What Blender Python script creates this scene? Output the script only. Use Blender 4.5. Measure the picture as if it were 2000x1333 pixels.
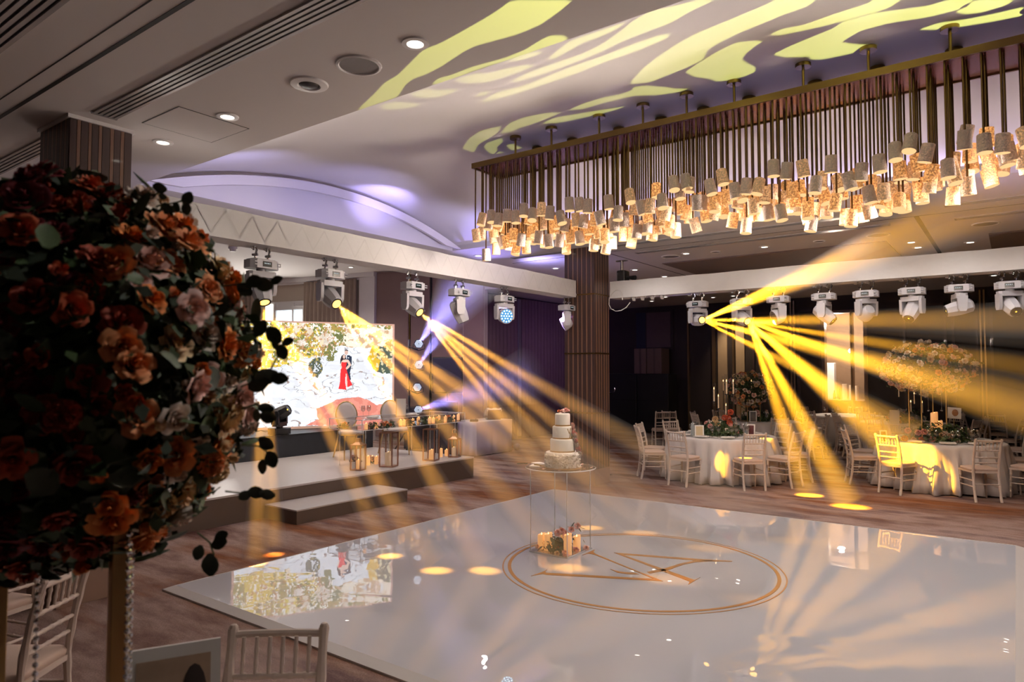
import bpy, math, random
import numpy as np
from math import sin, cos, pi, atan2, asin, sqrt, radians, hypot, acos
from mathutils import Vector, Matrix, Euler, Quaternion
random.seed(11)
for o in list(bpy.data.objects):
    bpy.data.objects.remove(o)
sc = bpy.context.scene
col = sc.collection
# ------------------------------------------------------------------ camera, world, exposure
CAMH, FPX = 1.93, 1333.0
PITCH, YAW = radians(2.5558), radians(36.4347)
cam = bpy.data.cameras.new('camera'); camo = bpy.data.objects.new('camera', cam); col.objects.link(camo)
camo.location = (0, 0, CAMH); camo.rotation_euler = (pi/2 + PITCH, 0, YAW)
cam.sensor_width = 36; cam.lens = FPX/2000*36; cam.clip_start = .05; cam.clip_end = 100
cam.dof.use_dof = True; cam.dof.focus_distance = 9.0; cam.dof.aperture_fstop = 3.5
sc.camera = camo
sc.view_settings.view_transform = 'Standard'; sc.view_settings.look = 'None'
sc.view_settings.gamma = 1; sc.view_settings.use_curve_mapping = False
sc.view_settings.exposure = 0.0
cy = sc.cycles
cy.max_bounces = 5; cy.diffuse_bounces = 3; cy.glossy_bounces = 3; cy.transmission_bounces = 4
cy.transparent_max_bounces = 24; cy.volume_bounces = 0
cy.caustics_reflective = False; cy.caustics_refractive = False
cy.use_adaptive_sampling = True; cy.adaptive_threshold = .035; cy.adaptive_min_samples = 16; cy.use_light_tree = True
cy.sample_clamp_indirect = 4; cy.use_denoising = True
try: cy.denoiser = 'OPENIMAGEDENOISE'
except Exception: pass
world = bpy.data.worlds.new('world'); sc.world = world; world.use_nodes = True
wn = world.node_tree; wn.nodes.clear()
wo = wn.nodes.new('ShaderNodeOutputWorld'); wb = wn.nodes.new('ShaderNodeBackground')
wb.inputs[0].default_value = (.02, .02, .025, 1); wb.inputs[1].default_value = .2
wn.links.new(wb.outputs[0], wo.inputs['Surface'])

FW = Vector((-sin(YAW)*cos(PITCH), cos(YAW)*cos(PITCH), sin(PITCH)))
RT = Vector((cos(YAW), sin(YAW), 0)); UP = RT.cross(FW); CAMP = Vector((0, 0, CAMH))
def ray(px, py): return FW + RT*((px-1000)/FPX) + UP*((666.5-py)/FPX)
def at(px, py, z):
    d = ray(px, py); return CAMP + d*((z-CAMH)/d.z)
def atx(px, py, x):
    d = ray(px, py); return CAMP + d*(x/d.x)
def aty(px, py, y):
    d = ray(px, py); return CAMP + d*(y/d.y)
def atd(px, py, dep): return CAMP + ray(px, py)*dep
def pxof(p):
    v = Vector(p)-CAMP; z = v.dot(FW); return 1000+FPX*v.dot(RT)/z
# ------------------------------------------------------------------ lamps
def lamp(kind, name, loc, energy, color, target=None, angle=60, blend=.5, radius=.03, size=1, sizey=None):
    l = bpy.data.lights.new(name, kind); l.energy = energy; l.color = color
    if kind == 'SPOT': l.spot_size = radians(angle); l.spot_blend = blend
    if kind in ('SPOT', 'POINT'): l.shadow_soft_size = radius
    if kind == 'AREA':
        l.size = size
        if sizey: l.shape = 'RECTANGLE'; l.size_y = sizey
    o = bpy.data.objects.new(name, l); col.objects.link(o); o.location = loc
    if target is not None:
        o.rotation_euler = (Vector(target)-Vector(loc)).to_track_quat('-Z', 'Y').to_euler()
    return o
WARM = (1, .90, .84); VIOLET = (.34, .26, 1.0); AMBER = (1, .43, .05); GOLD = (1, .43, .012)
CEIL = 4.08
DOWN = []   # lit downlights filled in below: the ceiling's own lamps plus added fills
# general house light: recessed downlights around the dance floor, plus unseen fill lamps added
for x, e in ((-6.37, 50), (-5.29, 28), (-4.2, 10), (-3.1, 14), (-.6, 90), (1.2, 50)):  # right-hand lamps unseen, added to light the right side of the near flowers
    lamp('SPOT', 'downlight_and_fill_lamp', (x, 3.13, 4.05), e, WARM, (x, 3.13, 0), 120, .9, .05)
for x in (-7.97, -4.84, -2.73, -1.66, -.55, .6):
    lamp('SPOT', 'downlight_and_fill_lamp', (x, 9.8, 4.05), 75, WARM, (x, 9.8, 0), 125, .9, .05)
for x, y in ((-4.8, 12.0), (-2.6, 12.4), (-.6, 12.6)):
    lamp('SPOT', 'downlight_and_fill_lamp', (x, y, 4.05), 52, WARM, (x, y, 0), 120, .9, .05)
for x, y in ((2.5, 5), (2.5, 8)):
    lamp('SPOT', 'downlight_and_fill_lamp', (x, y, 4.4), 150, WARM, (x, y, 0), 120, .9, .03)  # unseen lamps beyond the frame, added to fill floor and ceiling
lamp('SPOT', 'downlight_and_fill_lamp', (-.4, 3.13, 4.05), 120, WARM, (-1.5, .95, 1.95), 30, .7, .05)  # unseen accent spot added to light the foreground flowers from the right
# cove lamps of the vault (violet), one close behind the stage truss that makes the bright spot on the vault
lamp('SPOT', 'cove_lamp', (-7.3, 6.9, 4.0), 60, (.45, .38, 1), (-7.75, 7.15, 4.66), 90, .8, .05)
for y in (4.4, 6.4, 8.4):
    lamp('SPOT', 'truss_uplight', (-6.3, y, 3.56), 75, (.53, .50, 1), (-8.3, y+.1, 4.12), 120, 1, .08)
lamp('SPOT', 'cove_lamp', (-7.4, 10.6, 3.6), 70, (.40, .36, 1), (-7.2, 11.0, 4.1), 140, 1, .1)
lamp('SPOT', 'wash_lamp', (-6.25, 8.2, 2.85), 2600, (.52, .30, 1), (-10.6, 15.0, 1.8), 75, .9, .06)  # both washes strengthened to tint the curtains in place of a haze veil
lamp('SPOT', 'wash_lamp', (-6.25, 9.9, 2.85), 1700, (.55, .30, 1), (-9.6, 20.5, 2.2), 60, .9, .06)
lamp('SPOT', 'wall_washer', (-6.9, 20.2, 4.0), 160, (1, .74, .46), (-6.9, 20.95, 1.6), 70, .8, .05)
# chandelier bulbs light the room
for k, x in enumerate((-4.9, -4.1, -3.3, -2.5, -1.7, -.9, -.1)):
    lamp('POINT', 'chandelier_lamp', (x, 6.55, 3.20), 45, (1, .84, .72), radius=.08)
# cove strips along both long sides of the vault wash its plaster
for y, ty, e, c in ((3.84, 5.6, 7, (1, .90, .86)), (8.96, 7.2, 42, (.62, .50, 1))):
    lamp('AREA', 'cove_strip', (-2.9, y, 4.13), e, c, (-2.9, ty, 4.75), size=7, sizey=.05)
lamp('SPOT', 'downlight_and_fill_lamp', (-3.1, 3.13, 4.04), 150, (1, .90, .80), (-3.87, 6.1, 1.25), 15, .6, .03)  # extra spot added at this downlight's place to brighten the cake
# daylight at the alcove window and house light in the alcove
lamp('AREA', 'window_daylight', (-18.3, 12.2, 2.5), 300, (1, .93, .85), (-14, 8, 1.5), size=2.2, sizey=1.6)
for x, y in ((-14.4, 11.0), (-11.0, 9.0), (-17.5, 9.0), (-13.5, 6.5), (-19.5, 7.0), (-9.8, 12.2), (-8.95, 8.9), (-9.6, 6.2)):  # last pair unseen, added to brighten the acrylic table and stage front
    lamp('SPOT', 'downlight_and_fill_lamp', (x, y, 4.7), 190, (1, .86, .74), (x, y, 0), 140, .9, .06)
# ------------------------------------------------------------------ mesh helpers
class MB:
    def __init__(s): s.v = []; s.f = []; s.mi = []; s.cur = 0
    def add(s, vs, fs, M=None):
        b = len(s.v)
        for p in vs:
            p = Vector(p)
            s.v.append(M @ p if M is not None else p)
        for f in fs: s.f.append([b+i for i in f]); s.mi.append(s.cur)
        return s
    def box(s, c, d, rz=0, M=None):
        x, y, z = d[0]/2, d[1]/2, d[2]/2
        R = Matrix.Translation(c) @ Matrix.Rotation(rz, 4, 'Z')
        if M is not None: R = M @ R
        vs = [(-x,-y,-z),(x,-y,-z),(x,y,-z),(-x,y,-z),(-x,-y,z),(x,-y,z),(x,y,z),(-x,y,z)]
        return s.add(vs, [(0,3,2,1),(4,5,6,7),(0,1,5,4),(1,2,6,5),(2,3,7,6),(3,0,4,7)], R)
    def bx(s, x0, x1, y0, y1, z0, z1): return s.box(((x0+x1)/2,(y0+y1)/2,(z0+z1)/2), (abs(x1-x0),abs(y1-y0),abs(z1-z0)))
    def lathe(s, prof, n=20, M=None, wave=None):
        vs = []; fs = []
        for (r, z) in prof:
            for k in range(n):
                a = 2*pi*k/n; rr = r*(1 + (wave(a, r, z) if wave else 0)); vs.append((rr*cos(a), rr*sin(a), z))
        for i in range(len(prof)-1):
            for k in range(n):
                k2 = (k+1) % n; fs.append((i*n+k, i*n+k2, (i+1)*n+k2, (i+1)*n+k))
        if prof[0][0] > 1e-4 and False: pass
        return s.add(vs, fs, M)
    def disc(s, c, r, n=20, up=True, M=None):
        vs = [(c[0]+r*cos(2*pi*k/n), c[1]+r*sin(2*pi*k/n), c[2]) for k in range(n)]
        return s.add(vs, [tuple(range(n)) if up else tuple(reversed(range(n)))], M)
    def cyl(s, a, b, r0, r1=None, n=10, caps=True):
        a = Vector(a); b = Vector(b); r1 = r0 if r1 is None else r1; d = b-a; L = d.length
        M = Matrix.Translation(a) @ d.to_track_quat('Z', 'Y').to_matrix().to_4x4()
        vs = [(r0*cos(2*pi*k/n), r0*sin(2*pi*k/n), 0) for k in range(n)] + [(r1*cos(2*pi*k/n), r1*sin(2*pi*k/n), L) for k in range(n)]
        fs = [(k, (k+1) % n, n+(k+1) % n, n+k) for k in range(n)]
        if caps: fs += [tuple(reversed(range(n))), tuple(range(n, 2*n))]
        return s.add(vs, fs, M)
    def tube(s, pts, r, n=8, caps=True):
        pts = [Vector(p) for p in pts]; rs = r if isinstance(r, (list, tuple)) else [r]*len(pts)
        vs = []; fs = []; up = Vector((.13, .27, .95))
        for i, p in enumerate(pts):
            t = (pts[min(i+1, len(pts)-1)]-pts[max(i-1, 0)]).normalized()
            a = t.cross(up)
            if a.length < .1: a = t.cross(Vector((1, 0, 0)))
            a.normalize(); b = t.cross(a)
            for k in range(n): vs.append(p + (a*cos(2*pi*k/n) + b*sin(2*pi*k/n))*rs[i])
        for i in range(len(pts)-1):
            for k in range(n): fs.append((i*n+k, (i+1)*n+k, (i+1)*n+(k+1) % n, i*n+(k+1) % n))
        if caps: fs += [tuple(range(n)), tuple(reversed(range((len(pts)-1)*n, len(pts)*n)))]
        return s.add(vs, fs)
    def ball(s, c, r, n=10, m=6, sq=(1, 1, 1), M=None):
        c = Vector(c); vs = [c+Vector((0, 0, -r*sq[2]))]; fs = []
        for j in range(1, m):
            t = -pi/2+pi*j/m
            for k in range(n): vs.append(c+Vector((r*sq[0]*cos(t)*cos(2*pi*k/n), r*sq[1]*cos(t)*sin(2*pi*k/n), r*sq[2]*sin(t))))
        vs.append(c+Vector((0, 0, r*sq[2])))
        for k in range(n):
            fs.append((0, 1+(k+1) % n, 1+k)); fs.append((len(vs)-1, 1+(m-2)*n+k, 1+(m-2)*n+(k+1) % n))
            for j in range(m-2): fs.append((1+j*n+k, 1+j*n+(k+1) % n, 1+(j+1)*n+(k+1) % n, 1+(j+1)*n+k))
        return s.add(vs, fs, M)
    def prism(s, p2, z0, z1, M=None):
        n = len(p2); A = sum(p2[i][0]*p2[(i+1) % n][1]-p2[(i+1) % n][0]*p2[i][1] for i in range(n))
        if A < 0: p2 = list(reversed(p2))
        vs = [(x, y, z0) for x, y in p2]+[(x, y, z1) for x, y in p2]
        fs = [tuple(reversed(range(n))), tuple(range(n, 2*n))]+[(k, (k+1) % n, n+(k+1) % n, n+k) for k in range(n)]
        return s.add(vs, fs, M)
    def grid(s, P, closed=False):
        h = len(P); w = len(P[0]); vs = [p for r in P for p in r]; fs = []
        for i in range(h-1):
            for k in range(w if closed else w-1): fs.append((i*w+k, i*w+(k+1) % w, (i+1)*w+(k+1) % w, (i+1)*w+k))
        return s.add(vs, fs)
    def mesh(s, name, mats, smooth=True, sharp=35):
        me = bpy.data.meshes.new(name); me.from_pydata([tuple(p) for p in s.v], [], s.f)
        for m in (mats if isinstance(mats, (list, tuple)) else [mats]): me.materials.append(m)
        if any(s.mi): me.polygons.foreach_set('material_index', s.mi)
        if smooth:
            me.polygons.foreach_set('use_smooth', [True]*len(me.polygons))
            me.set_sharp_from_angle(angle=radians(sharp))
        me.update(); return me
    def build(s, name, mats, parent=None, loc=None, rot=None, smooth=True, bevel=0, sharp=35):
        return place(name, s.mesh(name, mats, smooth, sharp), parent, loc, rot, bevel)
def place(name, me, parent=None, loc=None, rot=None, bevel=0):
    o = bpy.data.objects.new(name, me); col.objects.link(o)
    if parent is not None: o.parent = parent
    if loc is not None: o.location = loc
    if rot is not None:
        if isinstance(rot, Quaternion): o.rotation_mode = 'QUATERNION'; o.rotation_quaternion = rot
        else: o.rotation_euler = rot
    if bevel:
        b = o.modifiers.new('bevel', 'BEVEL'); b.width = bevel; b.segments = 2; b.limit_method = 'ANGLE'
    return o
def tag(o, label=None, cat=None, group=None, kind=None):
    for k, v in (('label', label), ('category', cat), ('group', group), ('kind', kind)):
        if v: o[k] = v
    return o
def thing(name, label, cat, loc=(0, 0, 0), rz=0, group=None):
    o = bpy.data.objects.new(name, None); col.objects.link(o); o.location = loc; o.rotation_euler = (0, 0, rz)
    o.empty_display_size = .1
    return tag(o, label, cat, group)
def dup(o, parent=None, loc=None, rz=None, top=True):
    c = o.copy(); col.objects.link(c)
    if parent is not None: c.parent = parent
    if loc is not None: c.location = loc
    if rz is not None: c.rotation_euler = (0, 0, rz)
    for ch in o.children: dup(ch, c, top=False)
    return c
ORD = ['first', 'second', 'third', 'fourth', 'fifth', 'sixth', 'seventh', 'eighth', 'ninth', 'tenth', 'eleventh', 'twelfth', 'thirteenth', 'fourteenth', 'fifteenth', 'sixteenth', 'seventeenth', 'eighteenth', 'nineteenth', 'twentieth']
def ordw(i, n):
    return 'leftmost' if i == 0 else ('rightmost' if i == n-1 else ORD[i]+' from left')
def rank(objs, text):
    objs = sorted(objs, key=lambda o: pxof(o.location))
    for i, o in enumerate(objs): o['label'] = text.replace('#', ordw(i, len(objs)))
# ------------------------------------------------------------------ materials
def mat(name, c, r=.5, m=0, var=.10, scl=6, bump=0, bsc=80, em=None, es=0, coat=0, spec=.5, stretch=(1, 1, 1), sub=0, randem=0):
    M = bpy.data.materials.new(name); M.use_nodes = True; nt = M.node_tree; N = nt.nodes; L = nt.links
    p = N['Principled BSDF']; p.inputs['Roughness'].default_value = r; p.inputs['Metallic'].default_value = m
    p.inputs['Specular IOR Level'].default_value = spec; p.inputs['Coat Weight'].default_value = coat; p.inputs['Coat Roughness'].default_value = .04
    tc = N.new('ShaderNodeTexCoord'); mp = N.new('ShaderNodeMapping'); mp.inputs['Scale'].default_value = stretch
    L.new(tc.outputs['Object'], mp.inputs[0])
    nz = N.new('ShaderNodeTexNoise'); nz.inputs['Scale'].default_value = scl; nz.inputs['Detail'].default_value = 4
    L.new(mp.outputs[0], nz.inputs['Vector'])
    mx = N.new('ShaderNodeMix'); mx.data_type = 'RGBA'
    mx.inputs[6].default_value = tuple(x*(1-var) for x in c)+(1,); mx.inputs[7].default_value = tuple(min(1, x*(1+var)) for x in c)+(1,)
    L.new(nz.outputs[0], mx.inputs[0]); L.new(mx.outputs[2], p.inputs['Base Color'])
    if bump:
        n2 = N.new('ShaderNodeTexNoise'); n2.inputs['Scale'].default_value = bsc; n2.inputs['Detail'].default_value = 3
        L.new(mp.outputs[0], n2.inputs['Vector'])
        b = N.new('ShaderNodeBump'); b.inputs['Strength'].default_value = bump; b.inputs['Distance'].default_value = .02
        L.new(n2.outputs[0], b.inputs['Height']); L.new(b.outputs[0], p.inputs['Normal'])
    if em:
        p.inputs['Emission Color'].default_value = tuple(em)+(1,); p.inputs['Emission Strength'].default_value = es
        if randem:
            oi = N.new('ShaderNodeObjectInfo'); mr = N.new('ShaderNodeMapRange'); mr.inputs[3].default_value = es*(1-randem); mr.inputs[4].default_value = es*(1+randem)
            L.new(oi.outputs['Random'], mr.inputs[0]); L.new(mr.outputs[0], p.inputs['Emission Strength'])
    if sub:
        p.inputs['Subsurface Weight'].default_value = sub; p.inputs['Subsurface Radius'].default_value = (.02, .01, .006); p.inputs['Subsurface Scale'].default_value = .05
    return M
def glassy(name, tint=(.96, .97, .98), ior=1.45, rough=.02, extra=0.0):
    M = bpy.data.materials.new(name); M.use_nodes = True; nt = M.node_tree; N = nt.nodes; L = nt.links; N.clear()
    o = N.new('ShaderNodeOutputMaterial'); t = N.new('ShaderNodeBsdfTransparent'); t.inputs[0].default_value = tint+(1,)
    g = N.new('ShaderNodeBsdfGlossy'); g.inputs['Roughness'].default_value = rough
    f = N.new('ShaderNodeLayerWeight'); f.inputs[0].default_value = .5; m = N.new('ShaderNodeMixShader')
    pw = N.new('ShaderNodeMath'); pw.operation = 'POWER'; pw.inputs[1].default_value = 5; L.new(f.outputs['Facing'], pw.inputs[0])
    ma = N.new('ShaderNodeMath'); ma.operation = 'MULTIPLY_ADD'; ma.inputs[1].default_value = .8; ma.inputs[2].default_value = ((ior-1)/(ior+1))**2+extra; ma.use_clamp = True
    L.new(pw.outputs[0], ma.inputs[0]); L.new(ma.outputs[0], m.inputs[0])
    L.new(t.outputs[0], m.inputs[1]); L.new(g.outputs[0], m.inputs[2]); L.new(m.outputs[0], o.inputs[0]); return M
def glow(name, c, s):
    M = bpy.data.materials.new(name); M.use_nodes = True; nt = M.node_tree; N = nt.nodes; N.clear()
    o = N.new('ShaderNodeOutputMaterial'); e = N.new('ShaderNodeEmission'); e.inputs[0].default_value = tuple(c)+(1,); e.inputs[1].default_value = s
    nt.links.new(e.outputs[0], o.inputs[0]); return M
m_ceil = mat('ceiling_plaster', (.62, .58, .56), .85, var=.02, scl=2)
m_vault = mat('vault_plaster', (.64, .61, .60), .7, var=.02, scl=1.5)
m_white = mat('white_paint', (.75, .73, .72), .5, var=.03)
m_dark = mat('dark_slot', (.012, .011, .012), .6)
m_black = mat('black_plastic', (.018, .018, .020), .45)
m_beige = mat('beige_wall', (.52, .44, .36), .8, var=.05, scl=3)
m_brown = mat('brown_wall_panel', (.27, .185, .165), .6, var=.08, scl=4, bump=.05, bsc=150)
m_dkwall = mat('dark_wall_panel', (.032, .023, .021), .55, var=.15, scl=3)
m_brass = mat('brass', (.52, .34, .13), .3, 1, var=.12, scl=9)
m_brassd = mat('dark_brass', (.15, .092, .034), .38, 1, var=.15, scl=9)
m_gold = mat('gold_metal', (.62, .44, .20), .28, 1, var=.08)
m_copper = mat('rose_copper', (.55, .33, .24), .28, 1, var=.1)
m_chrome = mat('chrome', (.7, .7, .72), .18, 1, var=.05)
m_fab = mat('white_truss_fabric', (.70, .69, .68), .9, var=.06, scl=5, bump=.35, bsc=6)
m_cloth = mat('white_tablecloth', (.68, .63, .60), .9, var=.04, scl=3, bump=.12, bsc=9)
m_chair = mat('limewashed_wood', (.66, .55, .47), .5, var=.12, scl=18)
m_cush = mat('cream_cushion', (.62, .47, .38), .85, var=.06, bump=.1, bsc=200)
m_fixt = mat('fixture_white', (.50, .50, .53), .42, var=.03)
m_curt = mat('beige_curtain', (.38, .29, .235), .9, var=.1, scl=5)
m_dcurt = mat('dark_curtain', (.12, .075, .075), .9, var=.12, scl=5)
m_walnut = mat('walnut', (.055, .030, .026), .4, var=.3, scl=14, stretch=(3, 3, .3), coat=.3)
m_walnut2 = mat('walnut_light', (.19, .105, .07), .35, var=.25, scl=14, stretch=(3, 3, .3), coat=.3)
m_glass = glassy('clear_glass', (.985, .985, .985), 1.45, .02)
m_acryl = glassy('clear_acrylic', (.993, .995, .997), 1.36, .02, .0)
m_edge = mat('acrylic_edge', (.80, .82, .86), .2, var=.02, spec=.8)  # bright lines along clear acrylic edges painted as near-white bars
m_wax = mat('candle_wax', (.90, .78, .62), .5, var=.04, em=(1, .55, .25), es=.18)
m_waxo = mat('candle_wax_glowing', (.90, .62, .36), .5, var=.08, em=(1, .42, .12), es=.55)
m_flame = glow('candle_flame', (1, .55, .2), 6)
m_dl = glow('downlight_disc', (1, .90, .76), 9)
m_leaf = mat('green_leaf', (.055, .095, .035), .55, var=.45, scl=25)
m_leafd = mat('eucalyptus_leaf', (.045, .068, .042), .5, var=.4, scl=25)
m_stem = mat('green_stem', (.07, .09, .03), .6)
# ------------------------------------------------------------------ carpet and dance floor materials
def carpet():
    M = bpy.data.materials.new('carpet'); M.use_nodes = True; nt = M.node_tree; N = nt.nodes; L = nt.links
    p = N['Principled BSDF']; p.inputs['Roughness'].default_value = .95; p.inputs['Specular IOR Level'].default_value = .1
    tc = N.new('ShaderNodeTexCoord')
    def nz(sx, sy, s, d=5, w=0):
        mp = N.new('ShaderNodeMapping'); mp.inputs['Scale'].default_value = (sx, sy, 1); mp.inputs['Location'].default_value = (w, w*1.7, 0)
        L.new(tc.outputs['Object'], mp.inputs[0]); n = N.new('ShaderNodeTexNoise'); n.inputs['Scale'].default_value = s; n.inputs['Detail'].default_value = d
        n.inputs['Roughness'].default_value = .65; L.new(mp.outputs[0], n.inputs['Vector']); return n
    def ramp(n, stops):
        r = N.new('ShaderNodeValToRGB'); e = r.color_ramp.elements
        e[0].position, e[0].color = stops[0][0], stops[0][1]+(1,); e[1].position, e[1].color = stops[-1][0], stops[-1][1]+(1,)
        for q, c in stops[1:-1]:
            x = e.new(q); x.color = c+(1,)
        L.new(n.outputs[0], r.inputs[0]); return r
    a = ramp(nz(.42, 1.15, 1.1, 6), [(.34, (.085, .042, .036)), (.45, (.20, .128, .108)), (.54, (.31, .225, .195)), (.66, (.135, .085, .085))])
    mask = ramp(nz(.24, 1.1, .85, 5, 4.3), [(.50, (0, 0, 0)), (.62, (1, 1, 1))])
    rust = ramp(nz(.6, 2, 3, 5, 9), [(.35, (.12, .045, .022)), (.65, (.24, .105, .05))])
    mx = N.new('ShaderNodeMix'); mx.data_type = 'RGBA'; L.new(mask.outputs[0], mx.inputs[0]); L.new(a.outputs[0], mx.inputs[6]); L.new(rust.outputs[0], mx.inputs[7])
    f = nz(1, 1, 90, 3, 2); mr = N.new('ShaderNodeMapRange'); mr.inputs[1].default_value = .3; mr.inputs[2].default_value = .7; mr.inputs[3].default_value = .72; mr.inputs[4].default_value = 1.25
    L.new(f.outputs[0], mr.inputs[0])
    mu = N.new('ShaderNodeMix'); mu.data_type = 'RGBA'; mu.blend_type = 'MULTIPLY'; mu.inputs[0].default_value = 1
    L.new(mx.outputs[2], mu.inputs[6]); L.new(mr.outputs[0], mu.inputs[7]); L.new(mu.outputs[2], p.inputs['Base Color'])
    b = N.new('ShaderNodeBump'); b.inputs['Strength'].default_value = .25; b.inputs['Distance'].default_value = .01; L.new(f.outputs[0], b.inputs['Height']); L.new(b.outputs[0], p.inputs['Normal'])
    return M
def glossfloor():
    M = bpy.data.materials.new('white_gloss_vinyl'); M.use_nodes = True; nt = M.node_tree; N = nt.nodes; L = nt.links; N.clear()
    o = N.new('ShaderNodeOutputMaterial'); d = N.new('ShaderNodeBsdfDiffuse'); g = N.new('ShaderNodeBsdfGlossy'); mx = N.new('ShaderNodeMixShader'); tc = N.new('ShaderNodeTexCoord')
    g.inputs['Roughness'].default_value = .006; g.inputs[0].default_value = (.93, .93, .95, 1)
    nz = N.new('ShaderNodeTexNoise'); nz.inputs['Scale'].default_value = 1.2; L.new(tc.outputs['Object'], nz.inputs['Vector'])
    c = N.new('ShaderNodeMix'); c.data_type = 'RGBA'; c.inputs[6].default_value = (.63, .645, .70, 1); c.inputs[7].default_value = (.66, .67, .73, 1); L.new(nz.outputs[0], c.inputs[0]); L.new(c.outputs[2], d.inputs[0])
    lw = N.new('ShaderNodeLayerWeight'); lw.inputs[0].default_value = .5; pw = N.new('ShaderNodeMath'); pw.operation = 'POWER'; pw.inputs[1].default_value = 3; L.new(lw.outputs['Facing'], pw.inputs[0])
    ma = N.new('ShaderNodeMath'); ma.operation = 'MULTIPLY_ADD'; ma.inputs[1].default_value = .62; ma.inputs[2].default_value = .20; L.new(pw.outputs[0], ma.inputs[0]); L.new(ma.outputs[0], mx.inputs[0])
    n1 = N.new('ShaderNodeTexNoise'); n1.inputs['Scale'].default_value = 1.7; n1.inputs['Detail'].default_value = 1.6; n1.inputs['Distortion'].default_value = .8; L.new(tc.outputs['Object'], n1.inputs['Vector'])
    bp = N.new('ShaderNodeBump'); bp.inputs['Strength'].default_value = .10; bp.inputs['Distance'].default_value = .03; L.new(n1.outputs[0], bp.inputs['Height']); L.new(bp.outputs[0], g.inputs['Normal'])
    L.new(d.outputs[0], mx.inputs[1]); L.new(g.outputs[0], mx.inputs[2]); L.new(mx.outputs[0], o.inputs[0]); return M
m_carpet = carpet(); m_floor = glossfloor()
# ================================================================== STRUCTURE
def struct(name, mb, m, parent=None, **k):
    o = mb.build(name, m, parent, **k)
    if parent is None: o['kind'] = 'structure'
    return o
VX, VY0, VY1 = -8.04, 3.70, 9.10; VC = 6.4
def vz(y): return 4.66-.068*(y-VC)**2
AX = -8.72                                         # where the stage alcove's higher ceiling begins
f = MB(); f.box((-10, 8, -.05), (34, 32, .1)); struct('floor', f, m_carpet, smooth=False)
c = MB()
c.bx(-12, 5, -5, VY0, CEIL, CEIL+.12); c.bx(AX, 5, VY1, 21.2, CEIL, CEIL+.12); c.bx(AX, VX-.06, VY0, VY1, CEIL, CEIL+.12)
c.bx(-11.7, AX, 14.0, 21.2, CEIL, CEIL+.12)
c.bx(-27, AX, 3.7, 14.0, 4.75, 4.87); c.bx(AX-.06, AX, 3.7, 14.0, CEIL, 4.80); c.bx(-11.7, AX, 13.94, 14.0, CEIL, 4.8); c.bx(-12, AX, 3.64, 3.7, CEIL, 4.8)
struct('ceiling', c, m_ceil, smooth=False)
n = 28; P = []
ys = [VY0]+[VY0+(VY1-VY0)*i/n for i in range(n+1)]+[VY1]
zs = [CEIL]+[vz(y) for y in ys[1:-1]]+[CEIL]
g = MB(); g.grid([[(VX, y, z), (5, y, z)] for y, z in zip(ys, zs)])
struct('ceiling_vault', g, m_vault, sharp=25)
g = MB(); lun = [(y, vz(y)+.02) for y in ys[1:-1]]
g.prism([(y, z) for y, z in lun]+[(VY1, CEIL), (VY0, CEIL)], 0, .06, Matrix(((0, 0, 1, VX-.06), (1, 0, 0, 0), (0, 1, 0, 0), (0, 0, 0, 1))))
struct('wall_gable', g, m_vault, smooth=False)
# curved cove lip standing off the gable
g = MB(); lo = []; hi = []
for i in range(n+1):
    y = VY0+.02+(VY1-VY0-.04)*i/n; t = vz(y)
    lo.append((y, max(CEIL+.012, t-.20))); hi.append((y, max(CEIL+.02, t-.075)))
g.prism(hi+list(reversed(lo)), 0, .05, Matrix(((0, 0, 1, VX+.16), (1, 0, 0, 0), (0, 1, 0, 0), (0, 0, 0, 1))))
struct('trim_1', g, m_vault, smooth=False)
# walls
A2 = Vector((-11.166, 13.90)); B2 = Vector((-23.82, 11.49)); U2 = (B2-A2).normalized(); N2 = Vector((-U2.y, U2.x))
if N2.y > 0: N2 = -N2
def wl(px):                                          # point of the alcove wall seen at column px
    d = ray(px, 700); dd = Vector((d.x, d.y))
    m = Matrix(((dd.x, -U2.x), (dd.y, -U2.y))); s = m.inverted() @ A2; return A2+U2*s.y
AR = atan2(U2.y, U2.x)
def slab(px0, px1, z0, z1, off, th, mb=None):        # an upright slab on the alcove wall
    a = wl(px0)+N2*off; b = wl(px1)+N2*off; c2 = (a+b)/2+N2*th/2
    mb = mb or MB(); mb.box((c2.x, c2.y, (z0+z1)/2), ((b-a).length, th, z1-z0), AR); return mb
w = MB(); e = A2+U2*14; mid = (A2+e)/2-N2*.1
w.box((mid.x, mid.y, 2.4), (14.0, .2, 4.8), AR); struct('wall_left', w, m_beige, smooth=False)
w = MB(); w.bx(-25.3, -25.1, -5, 13, 0, 4.9); struct('wall_far_left', w, m_beige, smooth=False)
w = MB(); w.bx(-11.75, -11.55, 13.9, 21.2, 0, 4.1); struct('wall_side', w, m_dkwall, smooth=False)
w = MB(); OX0, OX1, OZ = -4.42, -3.34, 3.62
w.bx(-11.75, OX0, 21, 21.2, 0, 4.1); w.bx(OX1, 5, 21, 21.2, 0, 4.1); w.bx(OX0, OX1, 21, 21.2, OZ, 4.1)
struct('wall_back', w, m_dkwall, smooth=False)
w = MB(); w.bx(5, 5.2, -5, 21.2, 0, 4.9); struct('wall_right', w, m_dkwall, smooth=False)
w = MB(); w.bx(-25.2, 5.2, -5.2, -5, 0, 4.9); struct('wall_front', w, m_dkwall, smooth=False)
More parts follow.
